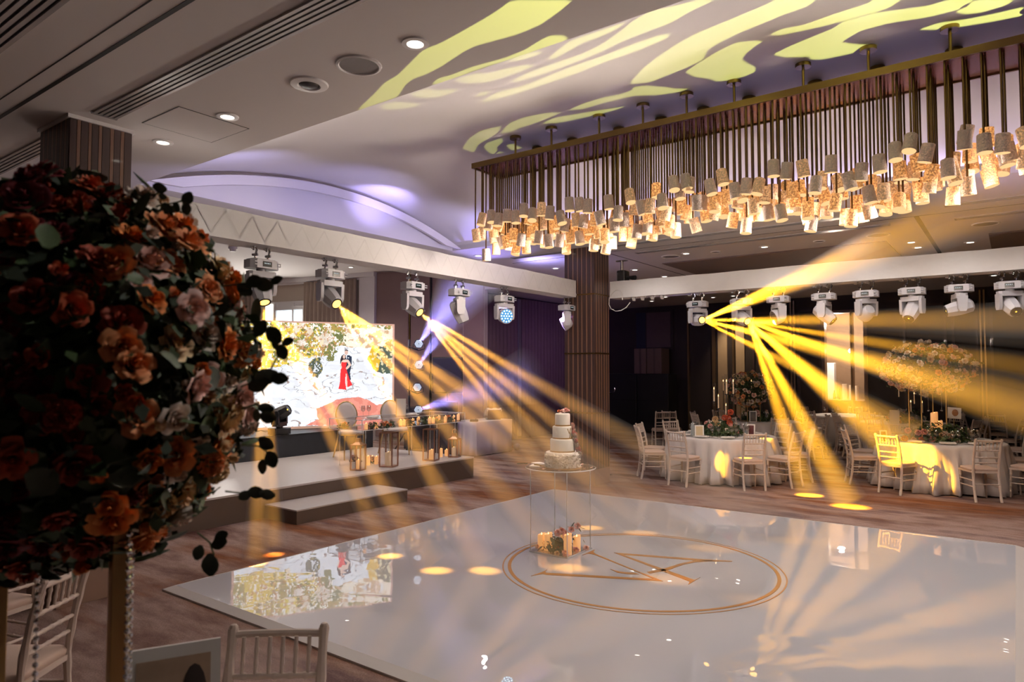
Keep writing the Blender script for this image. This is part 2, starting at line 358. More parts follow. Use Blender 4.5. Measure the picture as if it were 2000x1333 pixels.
# alcove wall: panels, strips, pilaster, cornice
for i, (a, b) in enumerate(((945, 906), (904, 845), (840, 803), (798, 736))):
    tag(slab(a, b, .12, 4.72, .005, .03).build('wall_panel', m_brown, smooth=False, bevel=.006), f'tall taupe upholstered wall panel behind the black loudspeaker, {ORD[3-i]} from the screen', 'wall panel', 'tall panels of the alcove wall')
for px in (801, 842.5): struct('trim_2', slab(px+.8, px-.8, .1, 4.72, .01, .04), m_brass if px < 820 else m_black, smooth=False)
struct('trim_3', slab(735, 705, 0, 4.75, .0, .12), m_white, smooth=False)
cor = slab(735, 330, 4.62, 4.75, 0, .16); slab(735, 330, 4.56, 4.63, 0, .09, cor); struct('trim_4', cor, m_white, smooth=False)
# alcove window (daylight) with frame and two panes
wn_ = slab(600, 520, .95, 4.06, .0, .05); wo_ = struct('window_1', wn_, m_white, smooth=False)
m_pane = glow('window_daylight_pane', (.80, .93, 1.0), 2.6); m_reveal = glow('window_reveal_glow', (1, .96, .86), 3.2)
slab(592, 577, 1.05, 3.78, .052, .012).build('pane', m_pane, wo_, smooth=False)
slab(573, 543, 1.05, 3.78, .052, .012).build('pane', m_pane, wo_, smooth=False)
fr = slab(598, 594, .95, 4.0, .05, .05); slab(576.5, 573.5, .95, 4.0, .05, .05, fr); slab(542, 538, .95, 4.0, .05, .05, fr); slab(598, 538, 3.80, 3.9, .05, .05, fr)
fr.build('window_frame', m_white, wo_, smooth=False)
slab(534, 521, 1.0, 4.0, .06, .02).build('bright_reveal', m_reveal, wo_, smooth=False)  # daylight on the white window reveal put in as a glowing slab
def curtain(name, P0, P1, z0, z1, m, label, wl_=.16, amp=.045, group=None):
    P0 = Vector(P0); P1 = Vector(P1); d = P1-P0; L = d.length; d.normalize(); nn = Vector((-d.y, d.x)); k = int(L/wl_*8)+1
    rows = []
    for z in (z0, z0+(z1-z0)*.5, z1):
        r = []
        for i in range(k+1):
            s = L*i/k; a = amp*(1.15-.3*(z-z0)/(z1-z0)); q = P0+d*s+nn*(a*sin(2*pi*s/wl_+.7*sin(s*3.1))); r.append((q.x, q.y, z))
        rows.append(r)
    g = MB(); g.grid(rows); o = g.build(name, m, sharp=80)
    sm = o.modifiers.new('thick', 'SOLIDIFY'); sm.thickness = .006
    return tag(o, label, 'curtain', group)
a, b = wl(700)+N2*.14, wl(598)+N2*.14
curtain('curtain', b, a, .03, 4.6, m_curt, 'beige pleated curtain hanging beside the bright window')
a, b = wl(500)+N2*.14, wl(380)+N2*.14
curtain('curtain', b, a, .03, 4.6, m_curt, 'beige pleated curtain on the far side of the bright window')
cy_ = lambda px: atx(px, 700, -11.45).y
curtain('curtain', (-11.42, 14.1), (-11.42, cy_(1008)), .03, 4.02, m_dcurt, 'dark plum curtain beside the taupe wall panels')
curtain('curtain', (-11.42, cy_(1018)), (-11.42, cy_(1112)), .03, 4.02, m_dcurt, 'dark plum curtain behind the wedding cake')
curtain('curtain', (-11.42, cy_(1124)), (-11.42, 20.8), .03, 4.02, m_dcurt, 'dark plum curtain beyond the striped column')
t = MB(); t.bx(-11.5, -11.40, cy_(1010.5), cy_(1015.5), .1, 4.0); tag(t.build('trim_5', mat('grey_metal_trim', (.30, .27, .30), .35, .6), smooth=False), kind='structure')
# back wall strips and panels
bxp = lambda px: aty(px, 700, 20.95).x
def bslab(px0, px1, z0, z1, th, y=21.0): 
    g = MB(); g.bx(bxp(px0), bxp(px1), y-th, y, z0, z1); return g
m_navy = mat('navy_panel', (.022, .026, .045), .5); m_board = mat('taupe_board', (.11, .075, .075), .7); m_tan = mat('tan_fabric_panel', (.42, .31, .20), .7, var=.1, scl=3)
m_bronze = mat('bronze_strip', (.30, .20, .10), .3, .85)
struct('trim_6', bslab(1243, 1262, .1, 3.9, .05), m_navy, smooth=False)
k = bslab(1262, 1316, 2.65, 3.95, .08).build('wall_panel', m_dkwall, smooth=False); tag(k, 'dark framed wall panel high above the stacked boxes', 'wall panel')
bslab(1264.5, 1311, 2.72, 3.88, .03, 20.925).build('insert', m_board, k, smooth=False)
for i, px in enumerate((1345, 1546, 1552, 1917, 1925)): struct('trim_7', bslab(px-1.6, px+1.6, .05, 4.0, .09), m_bronze, smooth=False)
struct('trim_8', bslab(1391, 1397, .05, 3.6, .07), m_bronze, smooth=False)
for px0, px1, lab in ((1402, 1420, 'narrow tan fabric panel behind the tall glass candle tubes'), (1437, 1454, 'narrow tan fabric panel right of its twin above the pale flower ball')):
    tag(bslab(px0, px1, .15, 3.62, .05).build('wall_panel', m_tan, smooth=False), lab, 'wall panel')
struct('trim_9', bslab(1431, 1435, .05, 3.7, .10), m_bronze, smooth=False)
for px0, px1, lab in ((1470, 1540, 'dark wall panel beyond the flower ball on its gold stand'), (1558, 1604, 'dark wall panel just left of the lit bar doorway'), (1765, 1850, 'dark framed wall panel above the tall flower cloud'), (1860, 1912, 'dark wall panel left of the paired bronze strips'), (1935, 2010, 'dark wall panel right of the paired bronze strips')):
    o = bslab(px0, px1, .15, 3.72, .04).build('wall_panel', m_dkwall, smooth=False); tag(o, lab, 'wall panel', 'dark panels of the back wall')
    g = MB(); x0, x1 = bxp(px0), bxp(px1)
    for q in ((x0, x0+.06), (x1-.06, x1)): g.bx(q[0], q[1], 20.92, 20.96, .15, 3.72)
    g.bx(x0, x1, 20.92, 20.96, 3.66, 3.72); g.build('frame', m_walnut, o, smooth=False)
# bar doorway: a lit room beyond the back wall
w = MB(); w.bx(OX0-1.2, OX1+2.2, 24, 24.1, 0, 4); w.bx(OX0-1.3, OX0-1.2, 21.2, 24, 0, 4); w.bx(OX1+2.2, OX1+2.3, 21.2, 24, 0, 4); w.bx(OX0-1.3, OX1+2.3, 21.2, 24.1, 3.9, 4)
struct('wall_bar', w, mat('bar_room_wall', (.20, .13, .08), .7), smooth=False)
d = MB(); d.bx(OX0-.05, OX0+.04, 20.93, 21.22, 0, OZ); d.bx(OX1-.04, OX1+.05, 20.93, 21.22, 0, OZ); d.bx(OX0, OX1, 20.93, 21.22, OZ-.04, OZ+.04)
dr = struct('door_1', d, m_walnut2, smooth=False)
g = MB(); g.bx(-3.72, -3.66, 20.95, 21.2, 0, OZ); g.build('mullion', m_bronze, dr, smooth=False)
lamp('POINT', 'bar_lamp', (-4.3, 22.2, 3.4), 420, (1, .80, .62), radius=.1)
t = thing('pendant_lamp', 'small white globe lamp glowing inside the bar doorway', 'lamp', (-4.0, 22.6, 2.55))
g = MB(); g.ball((0, 0, 0), .07, 12, 8); g.build('globe', glow('globe_glow', (1, .95, .85), 4), t); g = MB(); g.cyl((0, 0, .07), (0, 0, 1.35), .008, n=6); g.build('cord', m_black, t)
for x0, x1, z1, lab in ((-4.95, -4.55, 2.2, 'tall white bar display plinth seen at the doorway edge'), (-4.25, -4.11, 1.55, 'white pillar candle first in a row on the bar'), (-4.06, -3.94, 1.52, 'white pillar candle second in the row on the bar'), (-3.90, -3.80, 1.50, 'white pillar candle third in the row on the bar')):
    g = MB()
    if x1-x0 > .3: g.bx(x0, x1, 23.0, 23.3, 1.08, z1); o = g.build('plinth', m_white, bevel=.01); tag(o, lab, 'plinth')
    else: g.cyl(((x0+x1)/2, 22.55, 1.08), ((x0+x1)/2, 22.55, z1), (x1-x0)/2, n=12); tag(g.build('pillar_candle', m_wax), lab, 'candle', 'candles on the bar')
t = thing('bar_counter', 'dark wooden bar counter standing inside the lit doorway', 'bar', (-3.9, 22.6, 0))
g = MB(); g.bx(-1.4, 1.6, -.25, .25, 0, 1.03); g.build('body', m_walnut, t, bevel=.01); g = MB(); g.bx(-1.45, 1.65, -.3, .8, 1.03, 1.08); g.build('worktop', m_walnut2, t, bevel=.01)
bt = []
for i in range(9):
    g = MB(); h = .22+.05*(i % 3); g.lathe([(.001, 0), (.033, 0), (.035, .02), (.035, h*.6), (.012, h*.8), (.013, h), (.001, h)], 10)
    bt.append(tag(g.build('bottle', (m_glass, mat('bottle_green', (.03, .07, .03), .1), mat('bottle_amber', (.25, .10, .02), .1))[i % 3], loc=(-4.7+.16*i, 22.85+.05*(i % 2), 1.08)), None, 'bottle', 'bottles on the bar'))
rank(bt, 'bottle on the bar inside the doorway, #')
# ------------------------------------------------------------------ striped columns
def column(label, x1, y0, sx, sy, h, joints):
    t = thing('column', label, 'column', (x1-sx/2, y0+sy/2, 0))
    g = MB(); g.bx(-sx/2+.03, sx/2-.03, -sy/2+.03, sy/2-.03, .25, h); g.build('core', m_walnut, t, smooth=False)
    g = MB(); g.bx(-sx/2, sx/2, -sy/2, sy/2, 0, .27); g.build('plinth', mat('column_plinth', (.30, .19, .14), .3, coat=.4), t, smooth=False, bevel=.004)
    rnd = random.Random(5); meshes = {}
    for face in range(4):
        L = sx if face % 2 == 0 else sy; D = (sy if face % 2 == 0 else sx)/2
        u = -L/2+.004; k = 0
        while u < L/2-.02:
            light = k % 2 == 1; wd = (.030 if light else .058)*(1+.25*(rnd.random()-.5)); wd = min(wd, L/2-.002-u); th = .035 if not light else .045
            g = MB(); g.bx(u, u+wd-.004, -D-.000+.0, -D+th, .27, h-.002)
            o = g.build('strip', m_walnut2 if light else m_walnut, t, rot=(0, 0, face*pi/2), smooth=False)
            u += wd; k += 1
    for z in joints:
        g = MB(); g.bx(-sx/2-.004, sx/2+.004, -sy/2-.004, sy/2+.004, z-.012, z+.012); g.build('joint_band', m_brassd, t, smooth=False)
    return t
column('square column of dark and tan wood strips rising behind the cake', -5.766, 10.18, .60, .52, CEIL, (3.26, 2.24, 1.22))
pc = column('square wood-strip column half hidden by the dark flower arrangement', -6.30, 2.32, .62, .50, CEIL, (3.26, 2.24, 1.22))
g = MB(); g.bx(-.33, .33, -.27, .27, CEIL-.03, CEIL); g.build('capital', m_white, pc, smooth=False)
# ------------------------------------------------------------------ ceiling fittings
ring = MB(); ring.lathe([(.052, -.004), (.056, -.012), (.088, -.010), (.092, 0)], 24); ringm = ring.mesh('downlight_ring', m_white)
dm = MB(); dm.disc((0, 0, -.006), .053, 20, up=False); discm = dm.mesh('downlight_disc', m_dl)
def downlight(x, y, z=CEIL, label=None, group='recessed downlights'):
    t = thing('downlight', label, 'ceiling light', (x, y, z), 0, group)
    place('trim_ring', ringm, t); place('lens', discm, t); return t
downlight(-6.375, 3.13, label='lit recessed downlight nearest the wood column at upper left')
downlight(-5.29, 3.13, label='lit recessed downlight on the corner of the ceiling hatch')
downlight(-3.109, 3.145, label='lit recessed downlight beside the round ceiling speaker')
far1 = [downlight(*p) for p in ((-7.975, 9.75), (-6.43, 9.78), (-4.843, 9.78), (-2.734, 9.8), (-1.658, 9.846), (-.55, 9.85))]
rank(far1, 'lit downlight in the row just past the chandelier, #')
far2 = [downlight(*p) for p in ((-7.657, 11.9), (-6.425, 13.07), (-5.359, 12.84), (-4.778, 11.806), (-3.434, 11.974), (-5.316, 13.453), (-6.338, 14.39), (-1.346, 12.995), (-1.311, 13.602), (-.559, 13.576))]
rank(far2, 'small lit downlight on the far ceiling above the truss, #')
far3 = [downlight(at(px, py, CEIL).x, at(px, py, CEIL).y) for px, py in ((1232, 583), (1273, 588), (1300, 580), (1393, 581), (1432, 578), (1941, 538))]
rank(far3, 'tiny lit downlight on the back ceiling seen under the truss, #')
for px, py, l in ((425, 515, 'lit downlight on the alcove ceiling above the dark flowers'), (685, 522, 'lit downlight on the alcove ceiling between two moving heads')):
    p = at(px, py, 4.75); downlight(p.x, p.y, 4.75, l)
p = at(455, 483, 4.75); t = thing('smoke_detector', 'small white smoke detector on the alcove ceiling', 'detector', (p.x, p.y, 4.75))
g = MB(); g.cyl((0, 0, -.05), (0, 0, 0), .10, n=16); g.build('base', m_white, t); g = MB(); g.cyl((0, 0, -.10), (0, 0, -.05), .055, .08, n=14); g.build('sensor', m_white, t)
t = thing('ceiling_camera', 'round ceiling fitting with a black eyeball lens', 'ceiling camera', (-4.198, 3.133, CEIL))
g = MB(); g.lathe([(.075, -.010), (.085, -.018), (.135, -.012), (.142, 0)], 28); g.build('ring', m_white, t); g = MB(); g.ball((0, 0, 0), .078, 16, 8, (1, 1, .35)); g.build('eyeball', m_black, t)
def speaker(x, y, label, r=.135):
    t = thing('ceiling_speaker', label, 'ceiling speaker', (x, y, CEIL), 0, 'round ceiling speakers')
    g = MB(); g.lathe([(r, -.008), (r+.006, -.014), (r+.022, -.010), (r+.026, 0)], 28); g.build('ring', m_white, t); g = MB(); g.disc((0, 0, -.007), r, 24, up=False); g.build('grille', mat('speaker_grille', (.22, .20, .20), .7, bump=.5, bsc=600), t)
speaker(-3.655, 3.142, 'round grey ceiling speaker grille between a downlight and the eyeball fitting')
for px, py, l in ((1310, 501, 'round flat ceiling speaker behind the striped column top'), (1715, 459, 'round flat ceiling speaker left of the dark ceiling seam'), (1925, 437, 'round flat ceiling speaker right of the dark ceiling seam'), (1398, 492, 'small round ceiling fitting between two far downlights'), (1600, 471, 'small round ceiling fitting near the long far slot')):
    p = at(px, py, CEIL); speaker(p.x, p.y, l, .15 if 'speaker' in l else .07)
def diffuser(x0, x1, y0, y1, label, slots=4, m=None):
    t = thing('slot_diffuser', label, 'air vent', ((x0+x1)/2, (y0+y1)/2, CEIL)); L = x1-x0; W = y1-y0
    g = MB(); g.bx(-L/2, L/2, -W/2, W/2, -.004, 0); g.build('backing', m_dark, t, smooth=False)
    pit = W/slots
    for k in range(slots+1):
        g = MB(); w = pit*.58 if 0 < k < slots else pit*.62; y = -W/2+pit*k
        g.bx(-L/2-.01, L/2+.01, y-w/2, y+w/2, -.016, 0); g.build('blade', m or m_diff, t, smooth=False)
    for s in (-1, 1):
        g = MB(); g.bx(s*L/2-.012, s*L/2+.012, -W/2-.02, W/2+.02, -.017, 0); g.build('end_cap', m or m_diff, t, smooth=False)
m_diff = mat('diffuser_metal', (.50, .48, .48), .22, .35)
diffuser(-6.09, 3.0, 2.42, 2.58, 'long black slotted air vent above the flower arrangement')
diffuser(-9.5, -6.95, 2.42, 2.58, 'slotted air vent beyond the wood column at left')
diffuser(-5.9, 2.0, 1.37, 1.56, 'slotted air vent nearest, in the upper left ceiling corner')
for x0, x1, y, l in ((-7.6, -1.49, 10.33, 'long slotted vent crossing the ceiling past the chandelier'), (-5.46, -1.44, 11.2, 'second long slotted vent, above the right truss'), (-.68, 4, 10.35, 'slotted vent right of the ceiling seam, nearer one'), (-.63, 4, 11.35, 'slotted vent right of the ceiling seam, farther one')):
    diffuser(x0, x1, y-.05, y+.05, l, 2)
# seams and hatch in the ceiling
def seam(name, x0, x1, y0, y1, m=m_dark, z=CEIL, t=.003):
    g = MB(); g.bx(x0, x1, y0, y1, z-t, z); return struct(name, g, m, smooth=False)
seam('trim_10', -8.7, 4, 1.985, 2.015); seam('trim_10', -9, 4, 1.86, 1.868); seam('trim_10', -8, 4, 10.85, 10.865)
seam('trim_10', -1.09, -1.03, 10.88, 14.95); seam('trim_10', -5.92, -5.90, 11, 15.5)
hx0, hx1, hy0, hy1 = -6.02, -5.41, 2.775, 3.405
o = thing('ceiling_hatch', 'flush square access hatch in the ceiling beside the slotted vent', 'hatch', ((hx0+hx1)/2, (hy0+hy1)/2, CEIL))
g = MB(); g.bx(-.30, .30, -.31, .31, -.004, 0); g.build('panel', m_ceil, o, smooth=False)
g = MB()
for a in ((-.31, .31, -.318, -.313), (-.31, .31, .313, .318), (-.309, -.304, -.318, .318), (.304, .309, -.318, .318)): g.bx(*a, -.003, 0)
g.build('gap', m_dark, o, smooth=False)
m_rec = mat('recess_shade_brown', (.17, .125, .105), .8, var=.05)
p = [at(x, y, CEIL) for x, y in ((1731, 470), (1772, 503))]
seam('ceiling_recess_sheet', -5.6, p[0].x, p[0].y, 17.5, m_rec, t=.02); seam('ceiling_recess_sheet', at(1930, 452, CEIL).x, 4, p[0].y+.3, 17.5, m_rec, t=.02)  # flat dark sheets stand in for the shade of raised ceiling recesses
# ------------------------------------------------------------------ dance floor
DX0, DX1, DY0, DY1 = -6.10, .02, 3.08, 9.36
t = thing('dance_floor', 'glossy white dance floor with a gold ringed monogram', 'dance floor', (0, 0, 0))
g = MB(); N = 2; g.bx(DX0+.07, DX1-.07, DY0+.07, DY1-.07, .0, .040); g.build('surface', m_floor, t, smooth=False)
m_edging = mat('floor_edging', (.66, .62, .60), .35, var=.03); ER = .075
for p0_, p1_, n_ in (((DX0, DY0), (DX1, DY0), (0, 1)), ((DX1, DY0), (DX1, DY1), (-1, 0)), ((DX1, DY1), (DX0, DY1), (0, -1)), ((DX0, DY1), (DX0, DY0), (1, 0))):
    t_ = Vector((p1_[0]-p0_[0], p1_[1]-p0_[1])).normalized()*ER; i0 = (p0_[0]+n_[0]*ER+t_.x, p0_[1]+n_[1]*ER+t_.y); i1 = (p1_[0]+n_[0]*ER-t_.x, p1_[1]+n_[1]*ER-t_.y)
    g = MB(); g.add([(*p0_, 0), (*p1_, 0), (*i1, 0), (*i0, 0), (*p0_, .014), (*p1_, .014), (*i1, .044), (*i0, .044)], [(0, 3, 2, 1), (4, 5, 6, 7), (0, 1, 5, 4), (1, 2, 6, 5), (2, 3, 7, 6), (3, 0, 4, 7)]); g.build('edge_ramp', m_edging, t, smooth=False)
m_logo = mat('gold_vinyl', (.46, .235, .075), .35, .1, var=.06)
RX, RY, RR = -2.997, 6.15, 1.335
for nm, r0, r1 in (('ring', RR-.012, RR+.001), ('ring', RR-.085, RR-.052)):
    g = MB(); g.lathe([(r0, .0405), (r0, .0425), (r1, .0425), (r1, .0405)], 120); g.build(nm, m_logo, t, loc=(RX, RY, 0), smooth=False)
def fz(pts): 
    q = []
    for a, b in pts:
        v = at(950+a/3.3333, 1020+b/3.3333, .042); q.append((v.x, v.y))
    return q
letters = {'letter_v': [[(290, 352), (372, 322), (395, 310), (384, 322), (388, 331), (1090, 371), (700, 212), (664, 206), (624, 216), (684, 190), (708, 180), (696, 196), (710, 208), (1150, 386), (392, 345), (368, 339)]],
           'letter_a': [[(830, 200), (1420, 244), (1470, 248), (1602, 254), (1600, 259), (1440, 258), (1360, 263), (1280, 279), (1180, 315), (1345, 376), (1366, 372), (1393, 360), (1352, 384), (1314, 409), (1325, 386), (1312, 376), (1150, 318), (1060, 336), (1046, 325), (1118, 305), (880, 215)], [(807, 307), (870, 324), (970, 332), (994, 342), (925, 341), (850, 330)]]}
# the counter of the letter a is cut by building it from strokes
letters['letter_a'][0] = [(830, 200), (1420, 244), (1602, 254), (1600, 259), (1440, 257), (890, 214), (1355, 378), (1393, 360), (1314, 409), (1322, 388)]
letters['letter_a'].append([(1046, 325), (1160, 303), (1260, 271), (1350, 253), (1470, 249), (1470, 257), (1360, 263), (1280, 279), (1180, 315), (1062, 336)])
for nm, polys in letters.items():
    g = MB()
    for q in polys: g.prism(fz(q), .0402, .0424)
    g.build(nm, m_logo, t, smooth=False)
# ------------------------------------------------------------------ stage, step and riser
m_deck = mat('stage_laminate', (.50, .46, .45), .38, var=.06, scl=5, stretch=(1, 6, 1))
m_fascia = mat('stage_fascia', (.115, .085, .068), .35, .2, var=.12, scl=2)
SX, SY0, SY1 = -8.03, 2.2, 9.69
t = thing('stage', 'low wide stage platform with pale deck and bronze front', 'stage', (SX, SY1, 0))
g = MB(); g.bx(-4.6, 0.008, SY0-SY1, .008, .345, .37); g.build('deck', m_deck, t, smooth=False)
g = MB(); g.bx(-4.55, -.0, SY0-SY1, .0, 0, .345); g.build('fascia', m_fascia, t, smooth=False)
t = thing('step', 'single long step in front of the stage', 'step', (-7.33, 5.37, 0))
g = MB(); g.bx(-.68, .004, -.004, 1.944, .165, .182); g.build('tread', m_deck, t, smooth=False); g = MB(); g.bx(-.68, 0, 0, 1.94, 0, .165); g.build('riser', m_fascia, t, smooth=False)
t = thing('screen_plinth', 'long black riser under the video screen', 'plinth', (-10.72, 9.69, .37))
g = MB(); g.bx(-1.8, 0, -5.5, 0, 0, .395); g.build('body', mat('black_drape', (.022, .026, .032), .6, var=.2), t, smooth=False); g = MB(); g.bx(-1.8, .012, -5.5, .012, .395, .41); g.build('top', m_black, t, smooth=False)
# ------------------------------------------------------------------ trusses
def truss(label, p0, p1, side, ends):
    p0 = Vector(p0); p1 = Vector(p1); L = (p1-p0).length; a = atan2(p1.y-p0.y, p1.x-p0.x)
    t = thing('lighting_truss', label, 'truss', p0, a)
    g = MB(); nseg = int(L/.25); rows = []
    for i in range(nseg+1):
        x = L*i/nseg; s = .006*sin(x*9)+.005*sin(x*23+1)
        rows.append([(x, -.15-s*.4, .0), (x, .15+s*.4, .0), (x, .15+s*.4, .29+s*.5), (x, -.15-s*.4, .29+s*.6)])
    g.grid(rows, closed=True); g.f.append([3, 2, 1, 0]); g.mi.append(0); k = len(g.v); g.f.append([k-4, k-3, k-2, k-1]); g.mi.append(0)
    g.build('fabric_sleeve', m_fab, t, sharp=60)
    m_br = mat('lattice_imprint', (.655, .645, .635), .9)
    if side < 0:
        for i in range(int(L/.29)):
            x = i*.29+.05
            for q in (((x, .03), (x+.145, .26)), ((x+.145, .26), (x+.29, .03))):
                g = MB(); n_ = Vector((-(q[1][1]-q[0][1]), q[1][0]-q[0][0])).normalized()*.008; y = -.1545
                g.add([(q[0][0]-n_.x, y, q[0][1]-n_.y), (q[1][0]-n_.x, y, q[1][1]-n_.y), (q[1][0]+n_.x, y, q[1][1]+n_.y), (q[0][0]+n_.x, y, q[0][1]+n_.y)], [(0, 1, 2, 3)]); g.build('brace', m_br, t)
    for x in ends:
        g = MB(); g.cyl((x, .02, .28), (x, .02, 4.08-p0.z), .0035, n=5); g.build('steel_wire', m_chrome, t)
    return t
TZ = 3.215
truss('long white fabric covered lighting truss running above the stage front', (-6.25, 2.84, TZ), (-6.25, 10.13, TZ), -1, ())
truss('white fabric covered lighting truss running above the dining tables', (-5.72, 10.80, TZ), (4.5, 10.80, TZ), 1, (8.5, 10.0))
t = thing('truss_tower', 'white truss tower standing behind the striped column', 'truss', (-6.32, 11.02, 0))
for sx in (-.1, .1):
    for sy in (-.1, .1):
        g = MB(); g.cyl((sx, sy, .02), (sx, sy, TZ), .025, n=8); g.build('chord', m_chrome, t)
g = MB(); g.box((0, .1, .01), (.5, .5, .02)); g.build('base_plate', m_chrome, t, bevel=.003)
# swags of white cloth under the right truss
sw = []
for i, px in enumerate((1241, 1258, 1277, 1296)):
    p = aty(px, 581, 10.80); g = MB(); P = []
    for r in range(7):
        u = r/6; P.append([(p.x+(k/8-.5)*.125, 10.80-.05+.03*sin(k*1.6), TZ+.002-(.012+.055*u)*(sin(pi*k/8)**.7)*u) for k in range(9)])
    g.grid(P); o = g.build('cloth_swag', m_fab, sharp=80); o.modifiers.new('s', 'SOLIDIFY').thickness = .004
    sw.append(tag(o, None, 'drape', 'swags under the truss')); o.location = (0, 0, 0)
for i, o in enumerate(sw): o['label'] = f'small white cloth swag under the truss, {ORD[i]} from the striped column'
# black moving light lying on the truss corner, with white cable loop
p = aty(1217, 545, 10.8)
t = thing('effect_light', 'black lighting effect clamped above the truss corner', 'stage light', (p.x, 10.8, 3.505))
g = MB(); g.box((0, 0, .10), (.16, .2, .20)); g.build('body', m_black, t, bevel=.02); g = MB(); g.tube([(.06, 0, .08), (.14, 0, .07), (.24, -.02, .05)], [.035, .03, .05]); g.build('arm', m_black, t)
g = MB(); g.cyl((-.02, 0, .2), (-.02, 0, .38), .03, n=8); g.box((-.02, 0, .38), (.22, .05, .02)); g.build('clamp', m_chrome, t)
g = MB(); g.tube([(p.x-.02+.13*cos(q)*(.7+.1*k), 10.63, 3.32-.15+.19*sin(q)) for k, q in enumerate([i*.5 for i in range(13)])], .007, 6)
tag(g.build('cable', m_white), 'white cable looped over the truss end beside the column', 'cable')
# ================================================================== MOVING HEADS AND BEAMS
def octa(w, d, ch): return [(-w+ch, -d), (w-ch, -d), (w, -d+ch), (w, d-ch), (w-ch, d), (-w+ch, d), (-w, d-ch), (-w, -d+ch)]
g = MB(); g.prism(octa(.165, .105, .05), -.235, -.150); g.prism(octa(.14, .09, .04), -.150, -.138); MH_base = g.mesh('fixture_base', m_fixt, sharp=30)
g = MB()
for s in (-1, 1): g.tube([(s*.115, -.106, -.205), (s*.15, -.112, -.205), (s*.15, -.112, -.178), (s*.115, -.106, -.178)], .007, 6)
MH_handle = g.mesh('fixture_handles', m_fixt)
g = MB(); g.box((.0, -.108, -.192), (.10, .008, .055)); MH_disp = g.mesh('fixture_display', mat('display_black', (.02, .03, .03), .15))
g = MB()
for i, w in enumerate((.012, .010, .012, .008)): g.box((-.030+.019*i, -.1125, -.186), (w, .002, .010))
MH_dtxt = g.mesh('display_readout', glow('readout', (.8, .95, 1), .7))
g = MB(); g.tube([(0, 0, -.14), (0, 0, -.10), (.02, 0, -.07), (.035, 0, -.03), (.02, 0, .0), (-.015, 0, .006), (-.035, 0, -.02), (-.03, 0, -.05)], .011, 7); g.cyl((-.05, 0, -.035), (-.085, 0, -.03), .010, n=7); g.cyl((.0, -.03, -.09), (.0, .03, -.09), .014, n=7); MH_clamp = g.mesh('hook_clamp', m_chrome)
g = MB(); g.cyl((0, 0, -.262), (0, 0, -.234), .05, n=16)
g.prism(octa(.145, .065, .03), -.325, -.262)
for s in (-1, 1):
    g.prism([(-.06, -.295), (.06, -.295), (.055, -.46), (.035, -.50), (-.035, -.50), (-.055, -.46)], s*.112-.0, s*.148, Matrix(((0, 0, 1, 0), (1, 0, 0, 0), (0, 1, 0, 0), (0, 0, 0, 1))))
MH_yoke = g.mesh('fixture_yoke', m_fixt, sharp=30)
def octring(r, y, sq=1): return [(r*cos(pi/8+pi/4*k), y, r*sq*sin(pi/8+pi/4*k)) for k in range(8)]
g = MB(); g.grid([octring(.06, .16), octring(.095, .13), octring(.105, .02), octring(.10, -.06), octring(.085, -.145), octring(.075, -.165), octring(.058, -.165)], closed=True)
b = len(g.v); g.v += [Vector(p) for p in octring(.06, .16)]; g.f.append([b+k for k in range(8)]); g.mi.append(0)
MH_head = g.mesh('spot_head', m_fixt, sharp=25)
Mx = Matrix.Rotation(pi/2, 4, 'X')
g = MB(); g.lathe([(.050, .150), (.052, .169), (.066, .171), (.070, .150)], 24, Mx); MH_bezel = g.mesh('lens_bezel', m_black)
g = MB(); g.disc((0, 0, .163), .052, 24, M=Mx); MH_lens_on = g.mesh('lens_lit', glow('lens_amber', (1, .52, .12), 3.2)); MH_lens_off = g.mesh('lens_dark', mat('lens_dark_glass', (.02, .018, .015), .08, spec=.9))
g = MB(); g.disc((0, 0, .1635), .012, 10, M=Mx); MH_glint = g.mesh('lens_glint', glow('lens_glint', (1, .7, .1), 1.5))  # reflection in an unlit lens made as a small glowing disc
